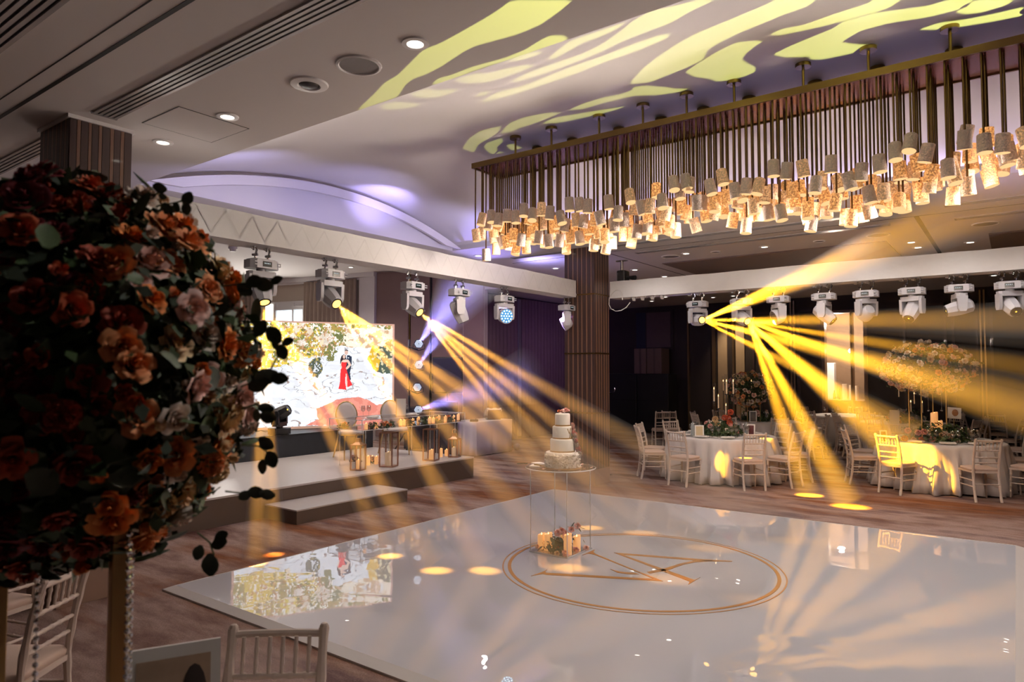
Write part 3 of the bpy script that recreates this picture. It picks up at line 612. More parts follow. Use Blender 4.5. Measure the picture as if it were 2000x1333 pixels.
# wash head: round shell with a LED plate
g = MB(); g.lathe([(.001, -.09), (.07, -.085), (.10, -.05), (.115, .02), (.118, .075), (.112, .085), (.105, .082)], 24, Mx); MH_wash = g.mesh('wash_head', m_fixt)
g = MB(); g.disc((0, 0, .080), .106, 24, M=Mx); MH_wplate = g.mesh('wash_plate', glow('wash_plate_blue', (.12, .40, .85), .9)); MH_wplate_off = g.mesh('wash_plate_off', mat('wash_plate_dark', (.08, .08, .09), .3))
g = MB()
for rr, nn in ((0, 1), (.042, 6), (.084, 12)):
    for k in range(nn): g.disc((rr*cos(2*pi*k/nn), rr*sin(2*pi*k/nn), .0825), .012, 8, M=Mx)
MH_leds = g.mesh('wash_leds', glow('wash_led', (.55, .90, 1.0), 4)); MH_leds_off = g.mesh('wash_leds_off', mat('led_off', (.4, .4, .42), .2))
def moving_head(label, loc, rz, aim=None, kind='spot', lit=False, pan=0, tilt=0, up=True, group='white moving heads on the trusses'):
    t = thing('moving_head', label, 'stage light', loc, rz, group)
    if up:
        for x in (-.075, .075): place('clamp', MH_clamp, t, (x, 0, 0), (0, 0, .5))
    bs = place('base', MH_base, t); place('handle', MH_handle, bs); d = place('display', MH_disp, bs); place('readout', MH_dtxt, bs)
    piv = Vector((0, 0, -.445))
    if aim is not None:
        w = Matrix.Rotation(-rz, 4, 'Z') @ (Vector(aim)-(Vector(loc)+Matrix.Rotation(rz, 4, 'Z') @ piv)); w.normalize()
        pan = atan2(w.x, -w.y); tilt = -asin(max(-1, min(1, w.z)))
    place('yoke', MH_yoke, t, rot=(0, 0, pan))
    R = (Matrix.Rotation(pan, 4, 'Z') @ Matrix.Rotation(tilt, 4, 'X')).to_quaternion()
    if kind == 'spot':
        h = place('head', MH_head, t, piv, R); place('bezel', MH_bezel, h); place('lens', MH_lens_on if lit else MH_lens_off, h)
        if not lit: place('glint', MH_glint, h)
    else:
        h = place('head', MH_wash, t, piv, R); place('led_plate', MH_wplate if lit else MH_wplate_off, h); place('led_cells', MH_leds if lit else MH_leds_off, h)['kind'] = 'stuff'
    W = Matrix.Translation(loc) @ Matrix.Rotation(rz, 4, 'Z')
    p = W @ (piv + R @ Vector((0, -.178, 0)))
    return t, p
def hazemat(name, dens):
    M = bpy.data.materials.new(name); M.use_nodes = True; nt = M.node_tree; nt.nodes.clear(); o = nt.nodes.new('ShaderNodeOutputMaterial'); v = nt.nodes.new('ShaderNodeVolumeScatter')
    v.inputs['Density'].default_value = dens; v.inputs['Anisotropy'].default_value = .3; nt.links.new(v.outputs[0], o.inputs['Volume']); return M
m_haze = hazemat('haze_in_beam', .62); m_hazev = hazemat('haze_in_wash', .22); m_hazer = hazemat('haze_in_table_beams', .36)
def beams(src, targets, energy, color, ang=4.6, desc='', m=None):
    for i, q in enumerate(targets):
        tg = Vector(q[0]); d = (tg-src).normalized(); A = q[2] if len(q) > 2 else ang; D = (tg-src).length
        lamp('SPOT', 'beam_lamp', src+d*.004, energy*(q[1] if len(q) > 1 else 1), color, tg, A, 1.0, .02)
        k = math.tan(radians(A/2))*1.04; D = D*.985 if tg.z < 3.9 else D*.97
        g = MB(); g.cyl(src+d*.006, src+d*D, .012+.006*k, .012+D*k, 20); o = g.build('haze', m or m_haze)  # light beam shown as its own cone of dense haze, clear air outside
        tag(o, f'{desc}, {ORD[i]} beam', None, None, 'stuff')
FLZ = .05
fl = lambda px, py: at(px, py, FLZ)
HZ = TZ+.005
LX = -6.25
def lpos(px): return Vector((LX, atx(px, 550, LX).y, HZ))
def lit_head(label, loc, rz, targets, energy, color, ang, desc, camw=.45, m=None):
    pv = Vector(loc)+Vector((0, 0, -.445)); mean = Vector((0, 0, 0))
    for q in targets: mean += (Vector(q[0])-pv).normalized()
    t, p = moving_head(label, loc, rz, pv+(mean.normalized()+(CAMP-pv).normalized()*camw)*2, lit=True)
    beams(p, targets, energy, color, ang, desc, m)
def toceil(px, py, dep, src):
    q = atd(px, py, dep); d = q-src; return src+d*((CEIL-.01-src.z)/d.z)
LB = 10000
lit_head('lit moving head at the near end of the stage truss, half behind leaves', lpos(510), pi/2, [(fl(500, 1100),), (fl(535, 1075),), (fl(850, 1113),), (fl(760, 1085), .8)], LB, AMBER, 5.4, 'amber haze beam from the half hidden head')
lit_head('lit moving head above the left side of the video screen, four amber beams', lpos(645), pi/2, [(fl(945, 1113),), (fl(1110, 1108),), (fl(1300, 1130),), (fl(1500, 1175),)], LB, AMBER, 5.4, 'amber haze beam from the head above the screen')
lit_head('lit moving head above the lamp stand, beams crossing the striped column', lpos(806), pi/2, [(fl(1560, 1055),), (fl(1385, 1070),), (fl(1250, 1040),), (fl(1150, 1030),)], LB, AMBER, 5.4, 'amber haze beam from the head left of the column')
moving_head('unlit moving head just left of the blue wash light, lens turned down', lpos(897), pi/2, kind='spot', pan=.9, tilt=1.15)
t, p = moving_head('moving wash light glowing blue from many round cells', lpos(985), pi/2, (-1.5, 5.8, 2.2), kind='wash', lit=True)
moving_head('unlit moving wash light partly hidden by the striped column', lpos(1112)-Vector((0, .09, 0)), pi/2, kind='wash', pan=-2.5, tilt=.5)
RY_ = 10.80
def rpos(px): return Vector((aty(px, 560, RY_).x, RY_, HZ))
RB = 22000
toc = lambda q: eA+(q-eA)*((4.06-eA.z)/(q.z-eA.z))
hA, hB = rpos(1362), rpos(1448); eA, eB = hA+Vector((.1, -.1, -.5)), hB+Vector((.1, -.1, -.5))
lit_head('lit moving head nearest the striped column on the dining truss', hA, 0, [(toc(aty(1760, 468, 9.2)), .75, 9), (toc(aty(1590, 525, 9.7)), .7, 5), (atd(2080, 625, 8.0), .8, 6), (atd(2080, 800, 8.3), 1.1, 8), (atd(1800, 845, 9.3), .8, 6)], RB, GOLD, 6, 'golden haze beam from the first head right of the column', 1.3, m_hazer)
lit_head('lit moving head second from the striped column on the dining truss', hB, 0, [(atd(2080, 640, 9.2), 1.1, 9), (atd(2090, 730, 9.4), .8, 6), (atd(2080, 840, 9.8), 1.3, 9), (atd(1790, 905, 10.9), 1.5, 13), (at(1660, 990, 0), 1.2, 10), (at(1580, 968, 0), 1.0, 9)], RB, GOLD, 6, 'golden haze beam from the second head right of the column', 1.3, m_hazer)
for q in (atd(1412, 890, 11.45), atd(1498, 866, 11.9), atd(1455, 925, 11.4)): lamp('SPOT', 'beam_lamp', hB+Vector((.2, -.25, -.6)), 1700, GOLD, q, 6, .6, .01)  # extra spots without haze, added for the golden patches on the tablecloth
moving_head('unlit moving wash light third on the dining truss, tipped to the left', rpos(1520), 0, kind='wash', pan=-.9, tilt=.35)
moving_head('unlit moving head fourth on the dining truss, yoke turned side on', rpos(1609), 0, kind='spot', pan=1.45, tilt=.75)
moving_head('unlit moving head fifth on the dining truss, facing away with a ribbed back', rpos(1691), 0, kind='wash', pan=-2.3, tilt=.5)
moving_head('unlit moving head sixth on the dining truss, lens pointing down to camera', rpos(1781), 0, kind='spot', pan=-.35, tilt=.85)
moving_head('unlit moving head seventh on the dining truss, pointing to the left', rpos(1873), 0, kind='spot', pan=-1.25, tilt=.25)
moving_head('unlit moving head at the right end of the dining truss in view', rpos(1972), 0, kind='spot', pan=.45, tilt=.6)
# ------------------------------------------------------------------ patterned projection on the vault: unseen lamps behind cut gobo plates, the second lamp added
aimp = Vector((-1.6, 4.9, 4.5)); GPS = (Vector((3.60, 1.5, 2.05)), Vector((3.25, 1.5, 2.05)))
t = thing('light_plinth', 'black plinth carrying two pattern projecting lamps behind the dance floor', 'plinth', (3.425, 1.5, 0)); g = MB(); g.bx(-.45, .45, -.25, .25, 0, 1.55); g.build('body', m_black, t, bevel=.01); g = MB(); g.bx(-.47, .47, -.27, .27, 1.55, 1.57); g.build('top', m_black, t, smooth=False)
for k_, gp0 in enumerate(GPS):
    gdir = (aimp-gp0).normalized(); t = thing('pattern_projector', ('right hand', 'left hand')[k_]+' pattern projecting lamp standing on the black plinth', 'stage light', (gp0.x, gp0.y, 1.57))
    g = MB(); g.cyl((0, 0, 0), (0, 0, .06), .12, n=20); g.build('base', m_black, t); o = place('head', MH_head, t, Vector((0, 0, gp0.z-1.57))-gdir*.20, gdir.to_track_quat('-Y', 'Z')); g = MB(); g.cyl(Vector((0, 0, .05)), Vector((0, 0, gp0.z-1.57))-gdir*.25, .03, n=8); g.build('yoke', m_black, t)
def ceil_hit(px, py, flat):
    d = ray(px, py); t = (CEIL-CAMH)/d.z
    if flat: return CAMP+d*t
    for it in range(80):
        q = CAMP+d*t; t += (vz(max(q.y, VY0-.1))-q.z)/d.z*.6
    return CAMP+d*t
SH = []
def zA(l): SH.append([(650+a/2.6667, b/2.6667) for a, b in l])
def zB(l): SH.append([(1250+a/2.6667, b/2.6667) for a, b in l])
zA([(120,580),(215,490),(270,430),(340,390),(420,310),(470,260),(560,225),(660,170),(750,120),(850,60),(930,0),(1250,0),(1180,60),(1080,130),(960,180),(850,210),(740,240),(680,270),(620,310),(560,350),(480,390),(420,410),(380,440),(340,500),(320,512),(240,538)])
zA([(242,550),(323,529),(455,540),(440,555),(360,568),(270,572)])
zA([(400,490),(490,462),(530,470),(640,465),(645,475),(560,505),(480,512),(430,505)])
zA([(515,440),(545,410),(620,390),(720,350),(810,325),(900,300),(1000,260),(1080,210),(1130,185),(1200,185),(1225,202),(1180,226),(1100,250),(1000,286),(900,320),(820,340),(720,374),(640,408),(560,436)])
zA([(630,418),(750,380),(800,384),(900,357),(1000,337),(1050,342),(1000,365),(900,400),(800,430),(700,435)])
zA([(903,324),(980,284),(1060,268),(1090,272),(1060,290),(980,315)])
zA([(1120,305),(1160,270),(1225,218),(1300,190),(1420,150),(1530,112),(1480,150),(1400,190),(1300,225),(1230,265),(1150,310)])
zA([(925,425),(1010,380),(1150,330),(1300,280),(1400,230),(1500,160),(1560,110),(1650,60),(1780,30),(1900,0),(1990,0),(1860,60),(1760,120),(1650,160),(1500,220),(1400,270),(1250,330),(1100,385),(1000,415),(950,430)])
zA([(765,535),(850,482),(1000,444),(1100,404),(1250,344),(1400,294),(1550,234),(1700,182),(1755,177),(1740,200),(1600,260),(1400,330),(1250,390),(1100,440),(950,490),(820,525)])
zA([(735,505),(770,480),(815,475),(800,495)])
zB([(-60,440),(20,350),(100,290),(190,230),(300,170),(400,130),(520,80),(640,30),(780,-40),(960,-40),(880,30),(740,80),(620,130),(520,170),(420,220),(350,260),(330,310),(250,350),(150,390),(50,430)])
zB([(235,375),(300,330),(400,270),(500,220),(600,212),(640,215),(600,240),(550,280),(530,310),(560,330),(600,350),(600,375),(540,400),(450,420),(400,425),(360,410),(280,400)])
zB([(675,180),(740,150),(850,130),(960,90),(1080,50),(1180,20),(1260,-30),(1400,-30),(1300,40),(1180,80),(1060,110),(940,140),(800,170),(720,185)])
zB([(690,285),(780,240),(900,190),(1000,150),(1060,110),(1200,70),(1350,50),(1500,30),(1600,0),(1750,-20),(1700,40),(1500,90),(1300,120),(1150,160),(1080,200),(1050,220),(1120,230),(1245,235),(1180,260),(1050,290),(950,310),(890,310),(880,295),(760,300)])
zB([(1450,155),(1550,120),(1700,100),(1850,70),(2000,35),(2000,80),(1850,110),(1700,135),(1560,155)])
zB([(1645,65),(1680,30),(1750,0),(1950,0),(1900,30),(1780,65),(1700,75)])
zA([(870,695),(920,640),(1000,610),(1100,590),(1195,585),(1150,604),(1060,640),(980,665),(920,690)])
zA([(1085,645),(1150,614),(1250,597),(1400,572),(1530,553),(1450,580),(1300,615),(1180,640)])
zA([(1225,575),(1300,540),(1400,510),(1500,490),(1560,470),(1560,455),(1620,445),(1740,455),(1780,462),(1855,462),(1800,480),(1700,495),(1560,500),(1400,540),(1300,570)])
zA([(672,775),(710,720),(770,680),(880,655),(860,690),(800,730),(760,750),(735,795)])
zA([(785,770),(800,745),(860,725),(880,720),(885,740),(855,765),(855,785),(880,795),(920,790),(915,810),(870,812),(820,800)])
zA([(905,755),(940,750),(1000,780),(945,790),(918,775)])
def gobo(gl, shapes, flat, label, energy):
    gd = (aimp-gl).normalized(); gx = gd.cross(Vector((0, 0, 1))).normalized(); gy = gx.cross(gd); GD = .03; R0 = .12
    cu = bpy.data.curves.new('gobo', 'CURVE'); cu.dimensions = '2D'; cu.fill_mode = 'BOTH'
    def spl(pts):
        s = cu.splines.new('POLY'); s.points.add(len(pts)-1); s.use_cyclic_u = True
        for i, (x, y) in enumerate(pts): s.points[i].co = (x*10, y*10, 0, 1)
    spl([(R0*cos(2*pi*k/32), R0*sin(2*pi*k/32)) for k in range(32)])
    for s in shapes:
        out = []
        for i in range(len(s)):
            a, b = s[i], s[(i+1) % len(s)]
            for u in (0, .5):
                h = ceil_hit(a[0]+(b[0]-a[0])*u, a[1]+(b[1]-a[1])*u, flat)-gl; k = GD/max(h.dot(gd), .05); out.append((h.dot(gx)*k, h.dot(gy)*k))
        sm = []
        for i in range(len(out)):
            p0, p1 = out[i], out[(i+1) % len(out)]; sm += [(p0[0]*.75+p1[0]*.25, p0[1]*.75+p1[1]*.25), (p0[0]*.25+p1[0]*.75, p0[1]*.25+p1[1]*.75)]
        if all(hypot(*q) < R0*.97 for q in sm): spl(sm)
    tmp = bpy.data.objects.new('tmp', cu); col.objects.link(tmp)
    me = bpy.data.meshes.new_from_object(tmp.evaluated_get(bpy.context.evaluated_depsgraph_get())); bpy.data.objects.remove(tmp)
    me.materials.clear(); me.materials.append(m_black)
    Mg = Matrix(((gx.x, gy.x, gd.x, 0), (gx.y, gy.y, gd.y, 0), (gx.z, gy.z, gd.z, 0), (0, 0, 0, 1)))
    go = bpy.data.objects.new('gobo_plate', me); col.objects.link(go); go.matrix_world = Matrix.Translation(gl+gd*GD) @ Mg @ Matrix.Scale(.1, 4)
    tag(go, label, 'gobo plate'); lamp('SPOT', 'gobo_lamp', gl, energy, (.72, .77, .18), gl+gd, 120, .1, .00003)
gobo(GPS[0], [SH[0], SH[3]], True, 'cut black pattern plate before the right hand projecting lamp', 7800)
gobo(GPS[1], [q for i, q in enumerate(SH) if i not in (0, 3)], False, 'cut black pattern plate before the left hand projecting lamp', 7800)
# ------------------------------------------------------------------ CHANDELIER
FX0, FX1, FY0, FY1, FZ = -5.23, .62, 6.26, 6.84, 4.38
ch = thing('chandelier', 'long brass chandelier of hanging rods and glowing paper cup shades', 'chandelier', (0, 0, FZ))
m_fr = mat('brass_frame', (.19, .12, .045), .35, .9, var=.15); m_under = mat('chandelier_underside', (.17, .05, .05), .22, .5, var=.1)
g = MB(); g.bx(FX0+.01, FX1-.01, FY0+.01, FY1-.01, .012, .03); g.build('plate', m_under, ch, smooth=False)
for a in ((FX0, FX1, FY0, FY0+.02), (FX0, FX1, FY1-.02, FY1), (FX0, FX0+.02, FY0+.02, FY1-.02), (FX1-.02, FX1, FY0+.02, FY1-.02)):
    g = MB(); g.bx(*a, 0, .062); g.build('frame_rail', m_fr, ch, smooth=False)
for x in (-4.608, -4.11, -3.504, -2.997, -2.53, -2.064, -1.45, -.931, -.352, .2):
    for y in (FY0+.05, FY1-.08):
        zc = vz(y)-FZ
        g = MB(); g.cyl((0, 0, zc-.035), (0, 0, zc-.004), .066, n=20); g.build('canopy', m_fr, ch, (x, y, 0)); g = MB(); g.cyl((0, 0, .04), (0, 0, zc-.03), .012, n=8); g.build('stem', m_fr, ch, (x, y, 0))
g = MB(); g.cyl((0, 0, 0), (0, 0, -1), .0085, n=7); rodm = g.mesh('rod', m_brassd)
m_sh = bpy.data.materials.new('paper_shade'); m_sh.use_nodes = True
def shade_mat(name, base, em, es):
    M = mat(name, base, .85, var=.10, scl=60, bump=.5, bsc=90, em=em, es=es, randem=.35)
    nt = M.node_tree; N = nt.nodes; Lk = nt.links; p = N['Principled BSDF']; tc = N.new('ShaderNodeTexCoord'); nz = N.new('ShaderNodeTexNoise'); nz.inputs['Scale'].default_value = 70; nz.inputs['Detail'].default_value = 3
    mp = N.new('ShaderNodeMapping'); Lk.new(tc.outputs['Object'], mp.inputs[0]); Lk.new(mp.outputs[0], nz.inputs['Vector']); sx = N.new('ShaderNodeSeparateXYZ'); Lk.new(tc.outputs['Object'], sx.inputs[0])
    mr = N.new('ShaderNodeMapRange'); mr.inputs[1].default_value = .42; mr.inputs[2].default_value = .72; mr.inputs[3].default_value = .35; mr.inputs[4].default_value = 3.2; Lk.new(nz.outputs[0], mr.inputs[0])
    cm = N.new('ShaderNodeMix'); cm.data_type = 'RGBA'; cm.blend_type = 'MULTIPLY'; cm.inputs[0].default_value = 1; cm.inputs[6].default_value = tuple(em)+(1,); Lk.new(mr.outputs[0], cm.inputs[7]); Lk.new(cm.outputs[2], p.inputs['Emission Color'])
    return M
m_shW = shade_mat('paper_shade_pale', (.55, .47, .43), (1, .52, .30), .06); m_shO = shade_mat('paper_shade_glowing', (.60, .38, .22), (1, .42, .12), .42); m_shM = shade_mat('paper_shade_warm', (.58, .43, .32), (1, .50, .20), .22)  # one paper in three tones, bulb light through it put into the colours
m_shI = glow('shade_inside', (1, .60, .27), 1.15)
def shade_mesh(mm, nm):
    g = MB(); n = 16
    g.lathe([(.0, .0), (.050, .0), (.054, -.004), (.059, -.155)], n); g.cur = 1
    g.lathe([(.059, -.155), (.055, -.155), (.050, -.02), (.0, -.012)], n)
    return g.mesh(nm, [mm, m_shI], sharp=40)
shm = [shade_mesh(m_shW, 'shade_pale'), shade_mesh(m_shM, 'shade_warm'), shade_mesh(m_shO, 'shade_glow')]
g = MB(); g.ball((0, 0, -.085), .016, 8, 5, (1, 1, 1.6)); bulbm = g.mesh('bulb', glow('bulb', (1, .72, .40), 9))
rnd = random.Random(21); NX, NY = 49, 6
for i in range(NX):
    for j in range(NY):
        x = FX0+.035+(FX1-FX0-.07)*(i+.15*(j % 2))/(NX-.85); y = FY0+.035+(FY1-FY0-.07)*j/(NY-1)
        if i*NY+j >= 294: continue
        base = 3.60 + .11*sin(i*.33+.6)*.6 + rnd.uniform(-.17, .18) + (-.07 if j in (2, 3) else .02)
        if j == 0: base = 3.70+rnd.uniform(-.13, .14)
        if i == 0 and j == 0: base = 3.63
        L = FZ-base; R = Euler((rnd.gauss(0, .13), rnd.gauss(0, .13), rnd.uniform(0, 6)))
        ro = place('rod', rodm, ch, (x, y, .014), None); ro.scale = (1, 1, L)
        pale = .75 if j == 0 else (.35 if j == 1 else .08)
        r = rnd.random(); me = shm[0] if r < pale else (shm[1] if r < pale+.3 else shm[2])
        so = place('shade', me, ch, (x, y, -L+.012), R); so.scale = (.9, .9, .95)
        if rnd.random() < .5: place('bulb', bulbm, so)
# ------------------------------------------------------------------ VIDEO SCREEN
SR, SL = atd(767, 600, 14.55), atd(466, 600, 13.2)
SR = Vector((SR.x, SR.y)); SL = Vector((SL.x, SL.y)); SB, ST = .835, 2.905
W_, H_ = 432, 300
pxs = 466+301*(np.arange(W_)+.5)/W_; pys = 634+205*(np.arange(H_)+.5)/H_
X, Y = np.meshgrid(pxs, pys)
rs = np.random.RandomState(3)
def vnoise(X, Y, s, seed):
    r = np.random.RandomState(seed).rand(256, 256); x = X/s; y = Y/s; xi = np.floor(x).astype(int); yi = np.floor(y).astype(int); fx = x-xi; fy = y-yi
    fx = fx*fx*(3-2*fx); fy = fy*fy*(3-2*fy); g_ = lambda a, b: r[b % 256, a % 256]
    return (g_(xi, yi)*(1-fx)+g_(xi+1, yi)*fx)*(1-fy)+(g_(xi, yi+1)*(1-fx)+g_(xi+1, yi+1)*fx)*fy
def fbm(X, Y, s, seed, o=4):
    a = 0; k = .5; t_ = 0
    for i in range(o): a = a+k*vnoise(X, Y, s/2**i, seed+i); t_ += k; k *= .55
    return a/t_
def inpoly(X, Y, P):
    r = np.zeros(X.shape, bool); n_ = len(P)
    for i in range(n_):
        x1, y1 = P[i]; x2, y2 = P[(i+1) % n_]
        if y1 == y2: continue
        c_ = ((y1 > Y) != (y2 > Y)) & (X < (x2-x1)*(Y-y1)/(y2-y1)+x1); r ^= c_
    return r
IMG = np.ones((H_, W_, 3))*np.array([.90, .94, 1.0])
def paint(mask, c, a=1.0):
    m_ = (mask*a if mask.dtype != bool else mask.astype(float)*a)[..., None]; IMG[:] = IMG*(1-m_)+np.array(c)*m_
wx = X+10*(fbm(X, Y, 30, 1)-.5); wy = Y+16*(fbm(X, Y, 34, 9)-.5)
rk = fbm(wx*.40, wy, 19, 21, 3); rk2 = fbm(wx*.6+90, wy*1.1, 30, 25, 4)
paint(fbm(X, Y, 40, 30) > .56, (.82, .85, .93), .45); paint(fbm(X, Y, 14, 33) > .60, (.80, .80, .84), .5); paint(fbm(wx*.4, wy, 9, 35, 3) > .58, (.74, .74, .79), .5)
paint((np.abs(rk-.5) < .013) & (fbm(X, Y, 20, 5) > .44), (.40, .38, .40), .75); paint((np.abs(rk2-.52) < .010) & (fbm(X, Y, 16, 6) > .46), (.36, .33, .34), .8)
paint((np.abs(rk-.5) < .03) & (fbm(X, Y, 9, 15) > .60), (.32, .20, .16), .8)
tr = (X > 655) & (Y < 676+14*(fbm(X, Y, 25, 40)-.5)+ (X-655)*.1)
paint(tr & (fbm(X, Y, 16, 41) > .42), (1, .86, .66), .8); paint(tr & (fbm(X, Y, 9, 43) > .58), (.62, .36, .16), .8); paint(tr & (X > 735) & (fbm(X, Y, 9, 47) > .5), (1, .80, .68), .8)
fol = np.interp(X, [466, 500, 540, 575, 610, 640, 660, 672], [725, 728, 722, 712, 700, 700, 672, 640])
hf = .6*fbm(X, Y*.7, 3.0, 50, 3)+.4*fbm(X, Y, 9, 57); lf = .5*fbm(X, Y, 15, 52)+.5*fbm(X, Y, 4, 58)
infl = Y < fol+18*(fbm(X, Y, 12, 54)-.5)
paint(infl & (hf > .36), (.30, .30, .09)); paint(infl & (lf > .50) & (hf > .40), (.46, .34, .09)); paint(infl & (lf < .43) & (hf > .42), (.17, .19, .07))
ye = infl & (.6*fbm(X, Y, 26, 60)+.4*fbm(X, Y, 4, 62) > .51) & (X < 625); paint(ye, (.98, .72, .08), .75)
paint(infl & (fbm(X, Y, 4.5, 66, 3) > .60), (1, .93, .82)); paint(infl & (X > 560) & (fbm(X, Y, 13, 68) > .56), (.95, .80, .70), .7); paint(infl & (hf < .30), (1, .97, .90)); paint(infl & (fbm(X, Y, 3.2, 69, 2) > .66), (.55, .25, .10), .8)
sp = (X > 652) & (X < 670) & (Y < 678) & (Y > 655); paint(sp & (hf > .5), (.18, .2, .08))
dk = (np.hypot((X-610)/13, (Y-722)/19) < .75+.6*fbm(X, Y, 6, 70)) & (Y > 702); paint(dk & (hf > .42), (.10, .12, .09)); paint(dk & (hf > .6), (.45, .36, .12))
dk2 = (np.hypot((X-640)/14, (Y-690)/22) < .6+.6*fbm(X, Y, 6, 71)); paint(dk2 & (hf > .48), (.22, .22, .08))
rf = inpoly(X+6*(fbm(X, Y, 8, 74)-.5), Y+10*(fbm(X, Y, 8, 75)-.5), [(713, 705), (725, 676), (745, 680), (760, 664), (767, 664), (767, 738), (750, 735), (728, 728)])
paint(rf, (.80, .50, .05)); paint(rf & (X > 738+20*(fbm(X, Y, 12, 77)-.5)), (.10, .13, .10)); paint(rf & (fbm(X, Y, 5, 79) > .60), (.95, .85, .55), .8)
cp = inpoly(X+5*(fbm(X, Y, 7, 80)-.5), Y+4*(fbm(X, Y, 6, 81)-.5), [(592, 837), (616, 826), (612, 804), (632, 798), (648, 789), (670, 784), (700, 783), (718, 791), (735, 800), (767, 796), (767, 839), (640, 839)])
paint(cp, (.80, .26, .20)); paint(cp & (fbm(X, Y, 10, 83) > .55), (.88, .36, .28), .7)
def P(l): return inpoly(X, Y, [(480+a/4.759, 590+b/4.759) for a, b in l])
paint(P([(895, 512), (935, 510), (960, 525), (962, 585), (955, 635), (945, 680), (955, 750), (925, 755), (915, 700), (890, 690)]), (.035, .045, .08))
paint(P([(893, 468), (908, 458), (923, 468), (925, 495), (908, 512), (893, 498)]), (.75, .50, .42)); paint(P([(890, 475), (895, 460), (908, 456), (922, 460), (926, 475), (915, 466), (900, 466)]), (.05, .04, .05))
paint(P([(904, 512), (916, 512), (914, 545), (908, 548)]), (.85, .88, .95)); paint(P([(925, 532), (936, 530), (936, 540), (926, 540)]), (.9, .9, .95))
paint(P([(862, 520), (885, 500), (902, 515), (900, 550), (885, 560), (865, 600), (850, 590), (853, 550)]), (.045, .03, .035))
paint(P([(876, 512), (890, 506), (900, 520), (897, 540), (886, 548), (876, 536)]), (.80, .55, .46))
paint(P([(864, 570), (880, 556), (905, 552), (930, 556), (945, 580), (958, 605), (930, 640), (905, 656), (895, 645), (930, 605), (920, 580), (870, 590), (858, 612), (872, 640), (865, 645), (848, 615)]), (.85, .60, .50))
paint(P([(866, 576), (890, 582), (914, 578), (912, 600), (903, 635), (915, 655), (920, 680), (945, 750), (970, 800), (930, 820), (922, 818), (905, 700), (900, 760), (912, 848), (870, 840), (836, 838), (850, 780), (852, 700), (856, 650), (868, 632), (860, 605)]), (.90, .045, .05))
paint(P([(905, 690), (915, 690), (920, 760), (922, 815), (913, 820), (908, 760)]), (.86, .62, .52))
t = thing('video_screen', 'large LED video wall showing a couple before a pale rock face', 'screen', (SR.x, SR.y, 0)); dv = SL-SR; LW = dv.length; ang = atan2(-dv.y, -dv.x)
t.rotation_euler = (0, 0, ang)
vs = np.zeros(((W_+1)*(H_+1), 3)); gx_, gz_ = np.meshgrid(np.linspace(-LW, 0, W_+1), np.linspace(ST, SB, H_+1)); vs[:, 0] = gx_.ravel(); vs[:, 2] = gz_.ravel(); vs[:, 1] = -.012
ii = np.arange(W_*H_); rr_ = ii//W_; c_ = ii % W_; a0 = rr_*(W_+1)+c_
fs = np.stack([a0, a0+W_+1, a0+W_+2, a0+1], 1)
me = bpy.data.meshes.new('screen_picture'); me.vertices.add(len(vs)); me.vertices.foreach_set('co', vs.ravel()); me.loops.add(len(fs)*4); me.loops.foreach_set('vertex_index', fs.ravel().astype(np.int32))
me.polygons.add(len(fs)); me.polygons.foreach_set('loop_start', (np.arange(len(fs))*4).astype(np.int32)); me.polygons.foreach_set('loop_total', np.full(len(fs), 4, np.int32)); me.update(calc_edges=True)
at_ = me.color_attributes.new('Col', 'FLOAT_COLOR', 'CORNER'); cols = np.ones((len(fs), 4, 4)); cols[:, :, :3] = IMG.reshape(-1, 1, 3); at_.data.foreach_set('color', cols.ravel())
M = bpy.data.materials.new('screen_light'); M.use_nodes = True; nt = M.node_tree; nt.nodes.clear(); o_ = nt.nodes.new('ShaderNodeOutputMaterial'); e_ = nt.nodes.new('ShaderNodeEmission'); at2 = nt.nodes.new('ShaderNodeAttribute'); at2.attribute_name = 'Col'
e_.inputs[1].default_value = 1.15; nt.links.new(at2.outputs['Color'], e_.inputs[0]); nt.links.new(e_.outputs[0], o_.inputs[0]); me.materials.append(M)
place('picture', me, t)
g = MB(); g.bx(-LW-.0, 0, 0, .14, SB-.005, ST+.005); g.build('cabinet', m_black, t, smooth=False)
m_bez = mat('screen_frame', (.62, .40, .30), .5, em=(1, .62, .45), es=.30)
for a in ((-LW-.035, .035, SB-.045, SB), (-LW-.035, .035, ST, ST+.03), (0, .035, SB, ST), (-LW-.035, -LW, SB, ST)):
    g = MB(); g.bx(a[0], a[1], -.03, .14, a[2], a[3]); g.build('bezel', m_bez, t, smooth=False)
